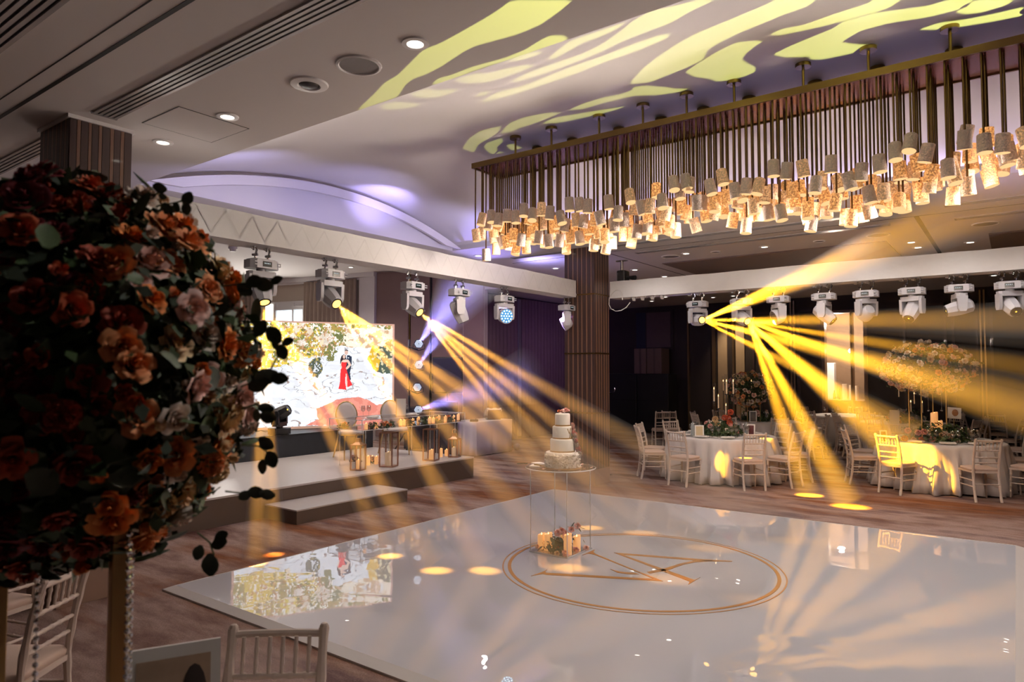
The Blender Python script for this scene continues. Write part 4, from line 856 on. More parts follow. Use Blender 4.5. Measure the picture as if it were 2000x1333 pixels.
# ================================================================== FLOWERS
def petal(mb, r, h, z0, phi, w, curl, nu=4, nv=4, lean=0):
    P = []
    for j in range(nv+1):
        v = j/nv; row = []
        for i in range(nu+1):
            u = i/nu*2-1; wd = w*(.55+.45*sin(pi*min(1, v*1.05+.1)))*(1 if v < .8 else 1-.9*(v-.8))
            t = max(0, v-.55)/.45; a = phi+u*wd
            rr = r*(.50+.50*sin(v*pi/2))+curl*t*t*.55+lean*v; z = z0+h*v*(1-.16*u*u*v)-curl*t*t*.38
            row.append((rr*cos(a), rr*sin(a), z))
        P.append(row)
    mb.grid(P)
def rose_mesh(name, m, layers=5, full=1.0, seed=0, ruf=0):
    rnd = random.Random(seed); g = MB(); g.lathe([(.001, .98), (.07, .95), (.12, .70), (.10, .3), (.02, 0)], 7)
    R = (.20, .36, .54, .74, .96); C = (3, 3, 4, 5, 5); H = (.80, .82, .80, .72, .52); Zz = (.25, .20, .12, .05, .0); K_ = (.06, .12, .24, .36, .46)
    for l in range(layers):
        for i in range(C[l]):
            f = rnd.uniform(.92, 1.08); petal(g, R[l]*f*(.75 if layers < 5 else 1), H[l]*rnd.uniform(.92, 1.06), Zz[l], 2*pi*i/C[l]+l*1.1+rnd.uniform(-.25, .25), pi/C[l]*1.22, K_[l]*full*rnd.uniform(.7, 1.3))
    for k in range(len(g.v)): g.v[k] = g.v[k]-Vector((0, 0, .30))
    return g.mesh(name, m, sharp=70)
def puff_mesh(name, m, seed=0):                     # ruffled ball: carnation / hydrangea / mum
    rnd = random.Random(seed); g = MB()
    for i in range(46):
        z = 1-1.35*(i+.5)/46; a = i*2.39996; r = sqrt(max(0, 1-z*z)); n_ = Vector((r*cos(a), r*sin(a), z)); t1 = n_.orthogonal().normalized(); t2 = n_.cross(t1); s = .26*rnd.uniform(.8, 1.25); c0 = n_*.55; c1 = n_*rnd.uniform(.92, 1.08)
        th = rnd.uniform(0, pi); d = t1*cos(th)+t2*sin(th); e = n_.cross(d)
        g.add([c0, c1+d*s-n_*.10, c1+d*s*.35+e*s*.8, c1-d*s*.6+e*s*.45-n_*.05, c1-d*s, c1-e*s*.6], [(0, 1, 2), (0, 2, 3), (0, 3, 4), (0, 4, 5), (0, 5, 1)])
    return g.mesh(name, m, sharp=70)
def bud_mesh(name, m):
    g = MB(); g.ball((0, 0, .2), .8, 10, 8, (1, 1, 1.05))
    return g.mesh(name, m)
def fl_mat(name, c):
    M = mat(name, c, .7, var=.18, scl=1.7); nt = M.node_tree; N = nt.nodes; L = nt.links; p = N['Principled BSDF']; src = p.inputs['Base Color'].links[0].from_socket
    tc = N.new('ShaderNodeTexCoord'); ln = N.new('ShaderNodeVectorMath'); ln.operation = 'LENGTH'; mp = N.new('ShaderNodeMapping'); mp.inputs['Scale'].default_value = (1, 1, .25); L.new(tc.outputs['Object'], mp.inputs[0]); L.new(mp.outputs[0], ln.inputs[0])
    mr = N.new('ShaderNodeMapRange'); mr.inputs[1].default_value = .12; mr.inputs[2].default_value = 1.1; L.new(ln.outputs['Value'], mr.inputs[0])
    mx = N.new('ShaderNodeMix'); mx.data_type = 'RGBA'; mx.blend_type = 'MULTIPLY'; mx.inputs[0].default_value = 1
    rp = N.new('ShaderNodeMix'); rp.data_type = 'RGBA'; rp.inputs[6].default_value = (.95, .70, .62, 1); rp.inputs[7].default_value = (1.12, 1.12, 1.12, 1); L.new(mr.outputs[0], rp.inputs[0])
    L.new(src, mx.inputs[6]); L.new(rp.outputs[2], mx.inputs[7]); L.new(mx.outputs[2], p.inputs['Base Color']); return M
F = {}
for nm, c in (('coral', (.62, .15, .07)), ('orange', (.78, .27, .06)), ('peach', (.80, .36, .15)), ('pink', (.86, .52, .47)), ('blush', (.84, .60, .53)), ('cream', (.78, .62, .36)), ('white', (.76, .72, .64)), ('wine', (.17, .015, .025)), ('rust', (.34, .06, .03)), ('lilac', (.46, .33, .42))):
    F[nm] = fl_mat('petal_'+nm, c)
def kit(c, seed): return dict(rose=rose_mesh('rose_'+c, F[c], 5, 1, seed), tight=rose_mesh('tight_rose_'+c, F[c], 4, .7, seed+3), puff=puff_mesh('ruffled_'+c, F[c], seed))
K = {c: kit(c, i) for i, c in enumerate(F)}
K['white']['bud'] = bud_mesh('bud_white', F['white']); K['cream']['bud'] = bud_mesh('bud_cream', F['cream'])
def leafm(name, m, rnd_=1.0, cup=.12):
    g = MB(); P = []
    for j in range(5):
        v = j/4; w = rnd_*.5*sin(pi*(v*.9+.05))**.75; P.append([(-w, v, cup*w), (0, v, -.06*sin(pi*v)), (w, v, cup*w)])
    g.grid(P); return g.mesh(name, m, sharp=80)
LEAF = leafm('leaf_mesh', m_leaf, .55); EUC = leafm('round_leaf_mesh', m_leafd, .78)
def foliage(parent, C, R, n, size, rnd, mats=None, shell=(.55, 1.0), hemi=-1):
    g = MB()
    while n > 0:
        d = Vector((rnd.gauss(0, 1), rnd.gauss(0, 1), rnd.gauss(0, 1))).normalized()
        if d.z < hemi: continue
        n -= 1
        r = rnd.uniform(*shell); p = Vector((C[0]+d.x*R[0]*r, C[1]+d.y*R[1]*r, C[2]+d.z*R[2]*r)); q = (d+Vector((rnd.gauss(0, .6), rnd.gauss(0, .6), rnd.gauss(0, .6)))).normalized()
        a = q.orthogonal().normalized(); a = Quaternion(q, rnd.uniform(0, 6)) @ a; b = q.cross(a); s = size*rnd.uniform(.6, 1.4)
        g.add([p, p+a*s*.5+b*s*.28+q*s*.1, p+a*s, p+a*s*.5-b*s*.28+q*s*.1], [(0, 1, 2, 3)])
    return tag(g.build('foliage', mats or m_leaf, parent, sharp=10), kind='stuff')
def orient(d, rnd): return Vector(d).to_track_quat('Z', 'Y') @ Quaternion((0, 0, 1), rnd.uniform(0, 6.28))
def blooms(parent, C, R, n, size, palette, rnd, kinds=(('rose', .5), ('tight', .25), ('puff', .25)), hemi=-1, jit=.12, rr=(.92, 1.06), name=None):
    k = 0; i = 0
    while k < n and i < n*4:
        z = 1-2*(i+.5)/(n*1.0 if hemi <= -1 else n*2/(1-hemi)); i += 1
        if z < -1: break
        a = i*2.39996; r = sqrt(max(0, 1-z*z)); d = Vector((r*cos(a)+rnd.gauss(0, jit), r*sin(a)+rnd.gauss(0, jit), z+rnd.gauss(0, jit))).normalized()
        if d.z < hemi: continue
        c = rnd.choices([p[0] for p in palette], [p[1] for p in palette])[0]; kd = rnd.choices([p[0] for p in kinds], [p[1] for p in kinds])[0]
        s = size*rnd.uniform(.75, 1.2)*(.7 if kd == 'tight' else 1); q = rnd.uniform(*rr)
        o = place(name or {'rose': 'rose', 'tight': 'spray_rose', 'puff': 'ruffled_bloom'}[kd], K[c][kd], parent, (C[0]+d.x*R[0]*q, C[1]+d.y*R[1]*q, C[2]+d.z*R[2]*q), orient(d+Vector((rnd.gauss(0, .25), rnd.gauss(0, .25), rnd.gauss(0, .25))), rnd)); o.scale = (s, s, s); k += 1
def leaves(parent, C, R, n, size, rnd, me=None, rr=(1.0, 1.2), hemi=-1, dirs=None):
    for i in range(n):
        d = Vector((rnd.gauss(0, 1), rnd.gauss(0, 1), rnd.gauss(0, 1))).normalized() if dirs is None else (Vector(dirs)+Vector((rnd.gauss(0, .8), rnd.gauss(0, .8), rnd.gauss(0, .8)))).normalized()
        if d.z < hemi: d.z = -d.z
        q = rnd.uniform(*rr); o = place('leaf', me or LEAF, parent, (C[0]+d.x*R[0]*q, C[1]+d.y*R[1]*q, C[2]+d.z*R[2]*q), orient(d+Vector((rnd.gauss(0, .8),)*3), rnd)); s = size*rnd.uniform(.7, 1.3); o.scale = (s, s, s)
# ================================================================== CHAIRS, TABLES, TABLEWARE
def turned(L, r0, r1, n=5):                          # bamboo-like turned pole with rings
    pr = [(.001, 0), (r0, 0)]
    for k in range(n):
        z = L*(k+1)/(n+1); r = r0+(r1-r0)*(k+1)/(n+1); pr += [(r, z-.012), (r*1.28, z-.005), (r*1.28, z+.005), (r, z+.012)]
    return pr+[(r1, L), (.001, L)]
def pole(a, b, r0, r1, n=5, seg=9):
    a = Vector(a); b = Vector(b); d = b-a; g = MB(); g.lathe(turned(d.length, r0, r1, n), seg, Matrix.Translation(a) @ d.to_track_quat('Z', 'Y').to_matrix().to_4x4()); return g
def make_chair():
    t = thing('chiavari_chair', 'x', 'chair')           # faces -Y: the sitter looks along -Y
    q = pole((0, 0, 0), (0, 0, .45), .014, .019, 3)
    legf = pole((-.19, -.20, 0), (-.175, -.185, .44), .013, .018, 4).mesh('front_leg', m_chair); place('leg', legf, t)
    legf = pole((.19, -.20, 0), (.175, -.185, .44), .013, .018, 4).mesh('front_leg', m_chair); place('leg', legf, t)
    for s in (-1, 1):
        g = MB(); n_ = 16; pts = []; rad = []
        for i in range(n_+1):
            u = i/n_; z = .925*u; y = .185+.055*(1-u/.48)**2*(1 if u < .48 else 0)+(.10*((u-.48)/.52)**1.5 if u > .48 else 0); pts.append((s*.175, y-.0, z)); rad.append(.0175*(1.22 if i % 3 == 1 else 1))
        g.tube(pts, rad, 8); g.ball((s*.175, .288, .925), .019, 8, 5); g.build('leg', m_chair, t)
    yb = lambda z: .185+.10*((z/.925-.48)/.52)**1.5
    def rail(name, z, r=.011, n=5):
        g = pole((-.175, yb(z), z), (.175, yb(z), z), r, r, n); g.build(name, m_chair, t)
    g = MB(); g.tube([(x, yb(.905)+.012*(1-(x/.175)**2), .905) for x in (-.175, -.12, -.06, 0, .06, .12, .175)], .0145, 8); g.build('top_rail', m_chair, t)
    rail('back_rail', .762); rail('back_rail', .655, .010); rail('back_rail', .575, .010)
    sp = pole((0, 0, 0), (0, .02, .14), .007, .008, 2, 7).mesh('spindle', m_chair)
    for i in range(6): place('spindle', sp, t, (-.125+.05*i, yb(.762), .763))
    g = MB(); g.prism([(-.20, -.205), (-.185, -.215), (.185, -.215), (.20, -.205), (.188, .195), (-.188, .195)], .425, .452); g.build('seat_frame', m_chair, t)
    g = MB(); rows = []
    for u in range(9):
        zz = (0, .012, .028, .038, .043, .046, .047, .048, .048)[u]; sc_ = (1, 1.03, 1.04, 1.0, .93, .8, .55, .25, .02)[u]
        rows.append([(max(-.195, min(.195, .24*cos(2*pi*k/24)))*sc_, max(-.205, min(.185, .26*sin(2*pi*k/24)))*sc_, .452+zz) for k in range(24)])
    g.grid(rows, closed=True); g.build('cushion', m_cush, t, sharp=70)
    for z, r in ((.20, .009),):
        for a, b in (((-.185, -.19, z), (.185, -.19, z)), ((-.185, -.19, z+.02), (-.175, .205, z+.02)), ((.185, -.19, z+.02), (.175, .205, z+.02)), ((-.175, .21, z+.06), (.175, .21, z+.06)), ((-.183, -.19, .31), (-.175, .19, .31)), ((.183, -.19, .31), (.175, .19, .31))):
            pole(a, b, r, r, 1, 7).build('stretcher', m_chair, t)
    return t
chair0 = make_chair(); used = [False]
def chair(x, y, face, label, group, z=0):            # face: world angle the sitter looks along
    rz = face+pi/2
    if not used[0]: used[0] = True; c = chair0; c.location = (x, y, z); c.rotation_euler = (0, 0, rz)
    else: c = dup(chair0, None, (x, y, z), rz)
    tag(c, label, 'chair', group); return c
def glass_mesh():
    g = MB(); g.lathe([(.001, .002), (.033, 0), (.033, .003), (.005, .010), (.0035, .05), (.0035, .095), (.010, .102), (.030, .120), (.038, .145), (.036, .175), (.030, .205), (.029, .205), (.035, .175), (.0365, .146), (.028, .122), (.001, .106)], 14); return g.mesh('wine_glass', m_wglass)
m_wglass = glassy('wine_glass', (.95, .95, .95), 1.5, .02, .12)
GL = glass_mesh()
g = MB(); g.lathe([(.001, 0), (.07, 0), (.135, .014), (.136, .017), (.08, .006), (.001, .005)], 28); PLATE = g.mesh('plate', mat('porcelain', (.78, .75, .72), .18, var=.01))
g = MB(); g.box((0, 0, .012), (.10, .22, .024)); NAP = g.mesh('napkin', mat('napkin_linen', (.74, .70, .66), .9, bump=.2, bsc=40))
g = MB()
for k in range(3): g.box((-.018*k, 0, .004), (.008, .19, .004))
CUT = g.mesh('cutlery', m_chrome)
def table_cloth(parent_label, center, r, seed, group, drop=.745, flare=.27, waves=23, name='tablecloth'):
    rnd = random.Random(seed); ph = [rnd.uniform(0, 6) for _ in range(4)]; n = 144; rows = []
    for j, (rr, z) in enumerate([(.02, .764), (.5, .764), (.96, .764), (.99, .760), (1.0, .748), (1.005, .70), (1.012, .60), (1.02, .45), (1.03, .30), (1.04, .16), (1.048, .02)]):
        u = max(0, (.75-z)/.73); row = []
        for k in range(n):
            a = 2*pi*k/n; w = u**.8*flare*(.55*sin(waves*a+ph[0])+.35*sin((waves*2-3)*a+ph[1])+.3*sin(7*a+ph[2]))*.55; q = r*rr*(1+w+u*.045); row.append((q*cos(a), q*sin(a), z+(.012*sin(5*a+ph[3]) if j == 10 else 0)))
        rows.append(row)
    g = MB(); g.grid(rows, closed=True); o = g.build(name, m_cloth, loc=center, sharp=60); o.modifiers.new('s', 'SOLIDIFY').thickness = .003
    return tag(o, parent_label, 'tablecloth', group)
def round_table(center, r, label, gl_):
    t = thing('round_table', label, 'table', center, 0, gl_)
    g = MB(); g.cyl((0, 0, .725), (0, 0, .755), r-.02, n=48); g.build('tabletop', m_dkwall, t)
    for k in range(4):
        a = k*pi/2+.5; g = MB(); g.cyl((.55*cos(a), .55*sin(a), 0), (.5*cos(a), .5*sin(a), .727), .018, n=8); g.build('leg', m_black, t)
TOP = .768
def settings(c, r, n, a0, desc, cloth_desc, plates=True, gl_n=2, onlynear=False):
    gs = []; pl = []; nk = []; ct = []
    for i in range(n):
        a = a0+2*pi*i/n; ux, uy = cos(a), sin(a)
        p = (c.x+ux*(r-.22), c.y+uy*(r-.22))
        if plates:
            pl.append(tag(place('plate', PLATE, None, (p[0], p[1], TOP)), None, 'plate', 'plates on '+desc)); nk.append(tag(place('napkin', NAP, None, (p[0], p[1], TOP+.014), (0, 0, a)), None, 'napkin', 'napkins on '+desc))
            ct.append(tag(place('cutlery', CUT, None, (p[0]-uy*.2, p[1]+ux*.2, TOP), (0, 0, a)), None, 'cutlery', 'cutlery on '+desc))
        for k in range(gl_n):
            q = (c.x+ux*(r-.40-.06*k)-uy*(.10+.085*k), c.y+uy*(r-.40-.06*k)+ux*(.10+.085*k)); gs.append(tag(place('wine_glass', GL, None, (q[0], q[1], TOP)), None, 'wine glass', 'glasses on '+desc))
    rank(gs, 'clear wine glass on '+desc+', #')
    for l, w in ((pl, 'white plate on '), (nk, 'folded white napkin on a plate on '), (ct, 'steel cutlery set on ')):
        if l: rank(l, w+desc+', #')
def ang2(a, b): return atan2(b.y-a.y, b.x-a.x)
def ring_chairs(c, R, angs, labels, group):
    for a, l in zip(angs, labels):
        chair(c.x+R*cos(a), c.y+R*sin(a), a+pi, l, group)
T1 = atd(1408, 800, 12.50); T2 = atd(1834, 800, 11.52)
T1 = Vector((T1.x, T1.y, 0)); T2 = Vector((T2.x, T2.y, 0))
cam2 = lambda T: atan2(-T.y, -T.x)
for T, nm, seed in ((T1, 'the candelabra table', 1), (T2, 'the tall flower table', 2)):
    round_table(T, .92, 'round dining table under the white cloth of '+nm, 'round dining tables'); table_cloth('floor length white tablecloth draped over '+nm, T, .94, seed, 'white tablecloths')
    settings(T, .92, 10, cam2(T)+.15, nm, '')
# chairs round the two near tables: angle measured from the direction of the camera
a1 = cam2(T1); a2 = cam2(T2)
ring_chairs(T1, 1.21, [a1-x for x in (.52, -.36, -.98)], ['pale chiavari chair at near left of the candelabra table, back to camera', 'pale chiavari chair at near right of the candelabra table, back to camera', 'pale chiavari chair at right of the candelabra table, seat lit amber'], 'chairs round the candelabra table')
ring_chairs(T1, 1.27, [a1-x for x in (1.26, 1.78, 2.45, -1.55, -2.3, 3.1)], ['pale chiavari chair at far left of the candelabra table, in profile', 'pale chiavari chair behind the profile one at the candelabra table', 'pale chiavari chair on the far left side of the candelabra table', 'pale chiavari chair behind the amber lit one, candelabra table', 'pale chiavari chair on the far right side of the candelabra table', 'pale chiavari chair hidden behind the candelabra flowers'], 'chairs round the candelabra table')
ring_chairs(T2, 1.21, [a2-x for x in (.50, -.42, 1.25)], ['pale chiavari chair with amber lit top rail at the tall flower table', 'pale chiavari chair at near right of the tall flower table, back to camera', 'pale chiavari chair in profile at left of the tall flower table'], 'chairs round the tall flower table')
ring_chairs(T2, 1.27, [a2-x for x in (-1.15, 1.98, 2.7, -1.95)], ['pale chiavari chair cut by the right edge at the tall flower table', 'pale chiavari chair behind the profile one at the tall flower table', 'pale chiavari chair on the far side of the tall flower table', 'dim chiavari chair at far right of the tall flower table'], 'chairs round the tall flower table')
# tables further back
def back_table(px, dep, nm, seed, n, skip=()):
    c = atd(px, 760, dep); c = Vector((c.x, c.y, 0)); round_table(c, .92, 'round dining table under the cloth of '+nm, 'round dining tables'); table_cloth('white tablecloth draped over '+nm, c, .94, seed, 'white tablecloths')
    a = cam2(c)
    for i in range(n):
        b = a+.3+2*pi*i/n; chair(c.x+1.27*cos(b), c.y+1.27*sin(b), b+pi, f'dim chair at {nm}, {ORD[i]} going round from near side', 'chairs at the back tables')
    settings(c, .92, 6, a+.2, nm, '', plates=False, gl_n=1); return c
T3 = back_table(1478, 16.2, 'the table behind the candelabra table', 4, 9)
T4 = back_table(1768, 15.6, 'the table behind the tall flower table', 5, 9)
T5 = back_table(1652, 18.2, 'the far table before the bar doorway', 6, 7)
for px, dep, f, l in ((1290, 17.3, 2.2, 'dim chiavari chair alone beyond the candelabra table, turned aside'), (1312, 17.5, 1.7, 'dim chiavari chair beside the lone one beyond the candelabra table'), (1985, 12.9, 2.6, 'dark chiavari chair at the right frame edge behind the tall flower table'), (1965, 14.6, 2.9, 'dark chiavari chair second at the right frame edge'), (1955, 16, 1.2, 'dark chiavari chair farthest near the right frame edge'), (1868, 17.5, -1.2, 'dark chiavari chair under the paired bronze strips'), (1900, 16.6, .4, 'dark chiavari chair seen edge on near the bronze strips')):
    p = atd(px, 760, dep); chair(p.x, p.y, f, l, 'loose chairs at the back')
# candle helper
def candle(loc, r, h, label, group, glow_=True, parent=None):
    if parent is None:
        t = thing('pillar_candle', label, 'candle', loc, 0, group); o = (0, 0, 0)
    else:
        t = parent; o = loc
    g = MB(); n = 18; rows = []
    for rr, z in ((.001, 0), (r, 0), (r, h*.5), (r*1.0, h*.96), (r*.94, h), (r*.80, h*.985), (r*.6, h*.93), (.001, h*.91)):
        rows.append([(rr*cos(2*pi*k/n), rr*sin(2*pi*k/n), z+(.012*sin(2*pi*k/n+1) if z > h*.9 else 0)) for k in range(n)])
    g.grid(rows, closed=True); w = g.build('wax', m_waxo if glow_ else m_wax, t, o, sharp=60)
    g = MB(); g.lathe([(.001, -.004), (.006, .004), (.004, .014), (.001, .026)], 8); g.build('flame', m_flame, w, (0, 0, h*.93))
    return t
# centrepiece of table 1: five glass candle tubes on stems rising from a low flower bed
t = thing('candelabra', 'tall black candelabra of five glass candle tubes on the near left table', 'candelabra', (T1.x, T1.y, TOP))
g = MB(); g.cyl((0, 0, 0), (0, 0, .02), .16, n=24); g.build('base', m_black, t)
R1 = Vector((cos(a1+pi/2), sin(a1+pi/2), 0))
for px, yb_, yt in ((1395.5, 785, 746), (1403.5, 798, 761), (1419, 770, 731), (1431.5, 770, 731), (1417.5, 815, 779)):
    u = (px-1408)*12.5/FPX; zb = CAMH+(726-yb_)*12.5/FPX-TOP; zt = CAMH+(726-yt)*12.5/FPX-TOP; dp = random.uniform(-.1, .1); x, y = R1.x*u+dp*cos(a1), R1.y*u+dp*sin(a1)
    g = MB(); g.tube([(x*.3, y*.3, .02), (x*.7, y*.7, zb*.3), (x, y, zb*.55), (x, y, zb)], .008, 7); g.cyl((x, y, zb-.012), (x, y, zb+.004), .035, n=14); g.build('stem', m_black, t)
    g = MB(); g.lathe([(.030, zb), (.030, zt), (.028, zt), (.028, zb)], 16, Matrix.Translation((x, y, 0))); g.build('glass_tube', m_glass, t)
    ht = (zt-zb)*.62; g = MB(); g.cyl((x, y, zb), (x, y, zb+ht), .011, .009, n=10); cd = g.build('taper_candle', m_wax, t); g = MB(); g.lathe([(.001, -.004), (.008, .006), (.006, .02), (.001, .045)], 8, Matrix.Translation((x, y, zb+ht))); g.build('flame', m_flame, cd)
rnd = random.Random(5)
t = thing('floral_arrangement', 'low green flower bed with coral blooms around the candelabra', 'flowers', (T1.x, T1.y, TOP))
foliage(t, (0, 0, .02), (.36, .36, .24), 1300, .06, rnd, hemi=-.02, shell=(.45, 1.05)); leaves(t, (0, 0, .02), (.35, .35, .24), 70, .07, rnd, hemi=0)
blooms(t, (0, 0, .03), (.36, .36, .25), 16, .042, (('peach', 2), ('white', 2), ('cream', 1), ('pink', 1)), rnd, hemi=.0)
for px, py in ((1415, 817), (1421, 818), (1424, 827), (1401, 830), (1426, 806), (1397, 820)):
    u = (px-1408)*12.3/FPX; z = CAMH+(726-py)*12.2/FPX-TOP; o = place('dahlia', K['coral' if px > 1410 else 'cream']['puff'], t, (R1.x*u+.2*cos(a1), R1.y*u+.2*sin(a1), z), orient((cos(a1), sin(a1), .4), rnd)); o.scale = (.055,)*3
def card(px, dep, w, h, label, m1, m2=None, lean=.12, turn=0, z=TOP, pic=None, name='menu_card', cat='card'):
    p = atd(px, 760, dep); a = cam2(p)+pi/2+turn
    t = thing(name, label, cat, (p.x, p.y, z), a)
    R = (-lean, 0, 0)
    g = MB(); g.bx(-w/2, w/2, -.004, .004, 0, h); b = g.build('board', m1, t, rot=R, smooth=False)
    if m2: g = MB(); g.bx(-w/2+.02, w/2-.02, -.0065, -.004, .02, h-.02); g.build('print', m2, t, rot=R, smooth=False)
    if pic: pic(t, R, w, h)
    return t
m_card = mat('white_card', (.80, .78, .74), .6, var=.02); m_bkc = mat('black_card', (.02, .016, .018), .4); m_gcard = mat('gold_lit_card', (.62, .50, .30), .6)  # amber light on cream card put into the gold colour
card(1365, 12.05, .155, .215, 'cream menu card standing on the candelabra table, lit amber', m_card, m_gcard, turn=.1)
card(1466, 12.2, .125, .22, 'dark red menu card standing at right on the candelabra table', m_card, mat('wine_card', (.09, .015, .02), .4), turn=-.2)
card(1470, 15.6, .16, .26, 'black menu card standing on the table behind the candelabra table', m_card, m_bkc)
card(1724, 11.2, .115, .20, 'dark folded menu card with white back on the tall flower table', m_card, mat('brown_print', (.07, .03, .015), .5), turn=.45)
card(1745, 14.9, .20, .32, 'white number board on the table behind the tall flower table', m_card, None, turn=-.3)
for px, dep, l in ((1457, 12.35, 'slim grey bottle standing on the candelabra table'), (1352, 12.4, 'slim pale bottle at the left of the candelabra table')):
    p = atd(px, 760, dep); g = MB(); g.lathe([(.001, 0), (.030, 0), (.032, .01), (.032, .17), (.028, .20), (.015, .22), (.015, .25), (.001, .25)], 14); tag(g.build('bottle', mat('pale_bottle', (.38, .42, .42), .25), loc=(p.x, p.y, TOP)), l, 'bottle', 'bottles on the tables')
# flower ball on stand (table 3)
def stand_flowers(T, rad, zc, palette, n, label, size, leg, posts=4, seed=3, leafn=60, name='floral_arrangement', off=(0, 0)):
    rnd = random.Random(seed); base = Vector((T.x+off[0], T.y+off[1], TOP))
    s = thing('flower_stand', 'slender gold stand carrying the '+label.split(' on ')[0], 'flower stand', base); a = cam2(T)+.5; hw = leg; H = zc-rad[2]*.6-TOP
    for k in range(posts):
        b = a+pi/4+k*pi/2; x, y = hw*1.41*cos(b), hw*1.41*sin(b); g = MB(); g.cyl((x, y, 0), (x, y, H), .011, n=6); g.build('post', m_gold, s)
    for z in (.008, H):
        g = MB(); R = Matrix.Rotation(a, 4, 'Z')
        for q in (((0, hw, z), (2*hw, .02, .014)), ((0, -hw, z), (2*hw, .02, .014)), ((hw, 0, z), (.02, 2*hw, .014)), ((-hw, 0, z), (.02, 2*hw, .014))): g.box(q[0], q[1], 0, R)
        g.build('frame', m_gold, s, smooth=False)
    t = thing(name, label, 'flowers', (base.x, base.y, zc)); foliage(t, (0, 0, 0), rad, 2200, size*1.1, rnd, shell=(.35, 1.0)); leaves(t, (0, 0, 0), rad, leafn, size*1.5, rnd)
    blooms(t, (0, 0, 0), rad, n, size, palette, rnd); return base, H, a
stand_flowers(T3, (.50, .50, .40), 1.52, (('blush', 3), ('white', 2), ('peach', 2), ('cream', 2)), 150, 'pale rose ball on the table behind the candelabra table', .046, .16, seed=9, off=(-.05, -.35))
TB, TH, ta = stand_flowers(T2, (.70, .62, .43), 1.985, (('white', 5), ('cream', 5), ('peach', 1), ('blush', 2)), 290, 'huge cloud of pale roses on tall gold posts at the right table', .042, .20, seed=12, leafn=110, off=(-.16, -.10))
def crystal_strand(x, y, z0, z1, label, parent=None, r=.007, star=True):
    t = thing('crystal_strand', label, 'crystal strand', (x, y, z0)); g = MB(); g.cyl((0, 0, 0), (0, 0, z1-z0), .001, n=4); g.build('thread', m_chrome, t); n = int((z0-z1)/(r*3.0))
    g = MB(); g.ball((0, 0, 0), r, 8, 5); me = g.mesh('bead', m_cryst, smooth=False)
    for i in range(min(n, 90)): place('bead', me, t, (0, 0, -(i+.5)*r*3.0))
    if star: g = MB(); g.ball((0, 0, 0), r*3.5, 7, 5, (1, 1, .7)); g.build('pendant', m_cryst, t, (0, 0, z1-z0-r*3), smooth=False)
m_cryst = mat('crystal', (.85, .85, .88), .05, .85, var=.1)
for px, l in ((1812, 'crystal strand hanging inside the left of the tall gold posts'), (1838, 'crystal strand hanging at the right of the tall gold posts')):
    p = atd(px, 760, 11.3); crystal_strand(p.x, p.y, 1.72, 1.30, l, r=.006)
rnd = random.Random(15); t = thing('floral_arrangement', 'low green bed with pink dahlias at the foot of tall gold posts', 'flowers', (TB.x, TB.y, TOP)); R2 = Vector((cos(a2+pi/2), sin(a2+pi/2), 0)); C2 = Vector((cos(a2), sin(a2), 0))
foliage(t, (R2.x*.15, R2.y*.15, .0), (.42, .42, .26), 1700, .06, rnd, hemi=-.02, shell=(.4, 1.05)); leaves(t, (R2.x*.15, R2.y*.15, 0), (.42, .42, .27), 90, .075, rnd, hemi=0)
for px, py, c in ((1805, 845, 'pink'), (1820, 848, 'pink'), (1829, 846, 'pink'), (1825, 862, 'coral'), (1841, 860, 'pink'), (1800, 861, 'coral'), (1813, 864, 'blush'), (1859, 849, 'white'), (1866, 853, 'blush'), (1875, 862, 'white'), (1854, 852, 'cream')):
    u = (px-1834)*11.3/FPX; z = CAMH+(726-py)*11.1/FPX-TOP; o = place('dahlia', K[c]['puff'], t, tuple(R2*u*1.15+C2*.30+Vector((0, 0, z))), orient(C2+Vector((0, 0, .4)), rnd)); o.scale = (.052,)*3
for px, py0, py1, l in ((1823, 830, 806, 'taller lit pillar candle among flowers on the right table'), (1832, 845, 823, 'lit pillar candle beside a gold post on the right table'), (1815, 848, 838, 'small lit candle above the pink dahlias on the right table')):
    p = atd(px, 760, 11.6); z0 = CAMH+(726-py0)*11.6/FPX; z1 = CAMH+(726-py1)*11.6/FPX; candle((p.x, p.y, z0-.08), .055 if py1 < 830 else .05, z1-z0+.08, l, 'candles on the right table')
    g = MB(); g.cyl((p.x, p.y, TOP), (p.x, p.y, z0-.08), .05, n=14); tag(g.build('candle_block', m_gold), l.replace('lit', 'gold block under the lit'), 'candle holder')
p = atd(1862, 760, 11.75); t = thing('photo_card', 'square white photo card standing among the flowers at right', 'photo card', (p.x, p.y, 1.12), a2+pi/2+.15)
g = MB(); g.bx(-.10, .10, -.004, .004, 0, .19); g.build('board', m_card, t, rot=(-.1, .06, 0), smooth=False)
g = MB(); g.ball((.01, -.010, .10), .06, 12, 6, (.8, .05, 1)); g.build('print', mat('photo_warm_print', (.42, .20, .08), .5, var=.6, scl=30), t, rot=(-.1, .06, 0)); g = MB(); g.cyl((0, .03, -.352), (0, .03, .06), .006, n=6); g.build('prop', m_gold, t)
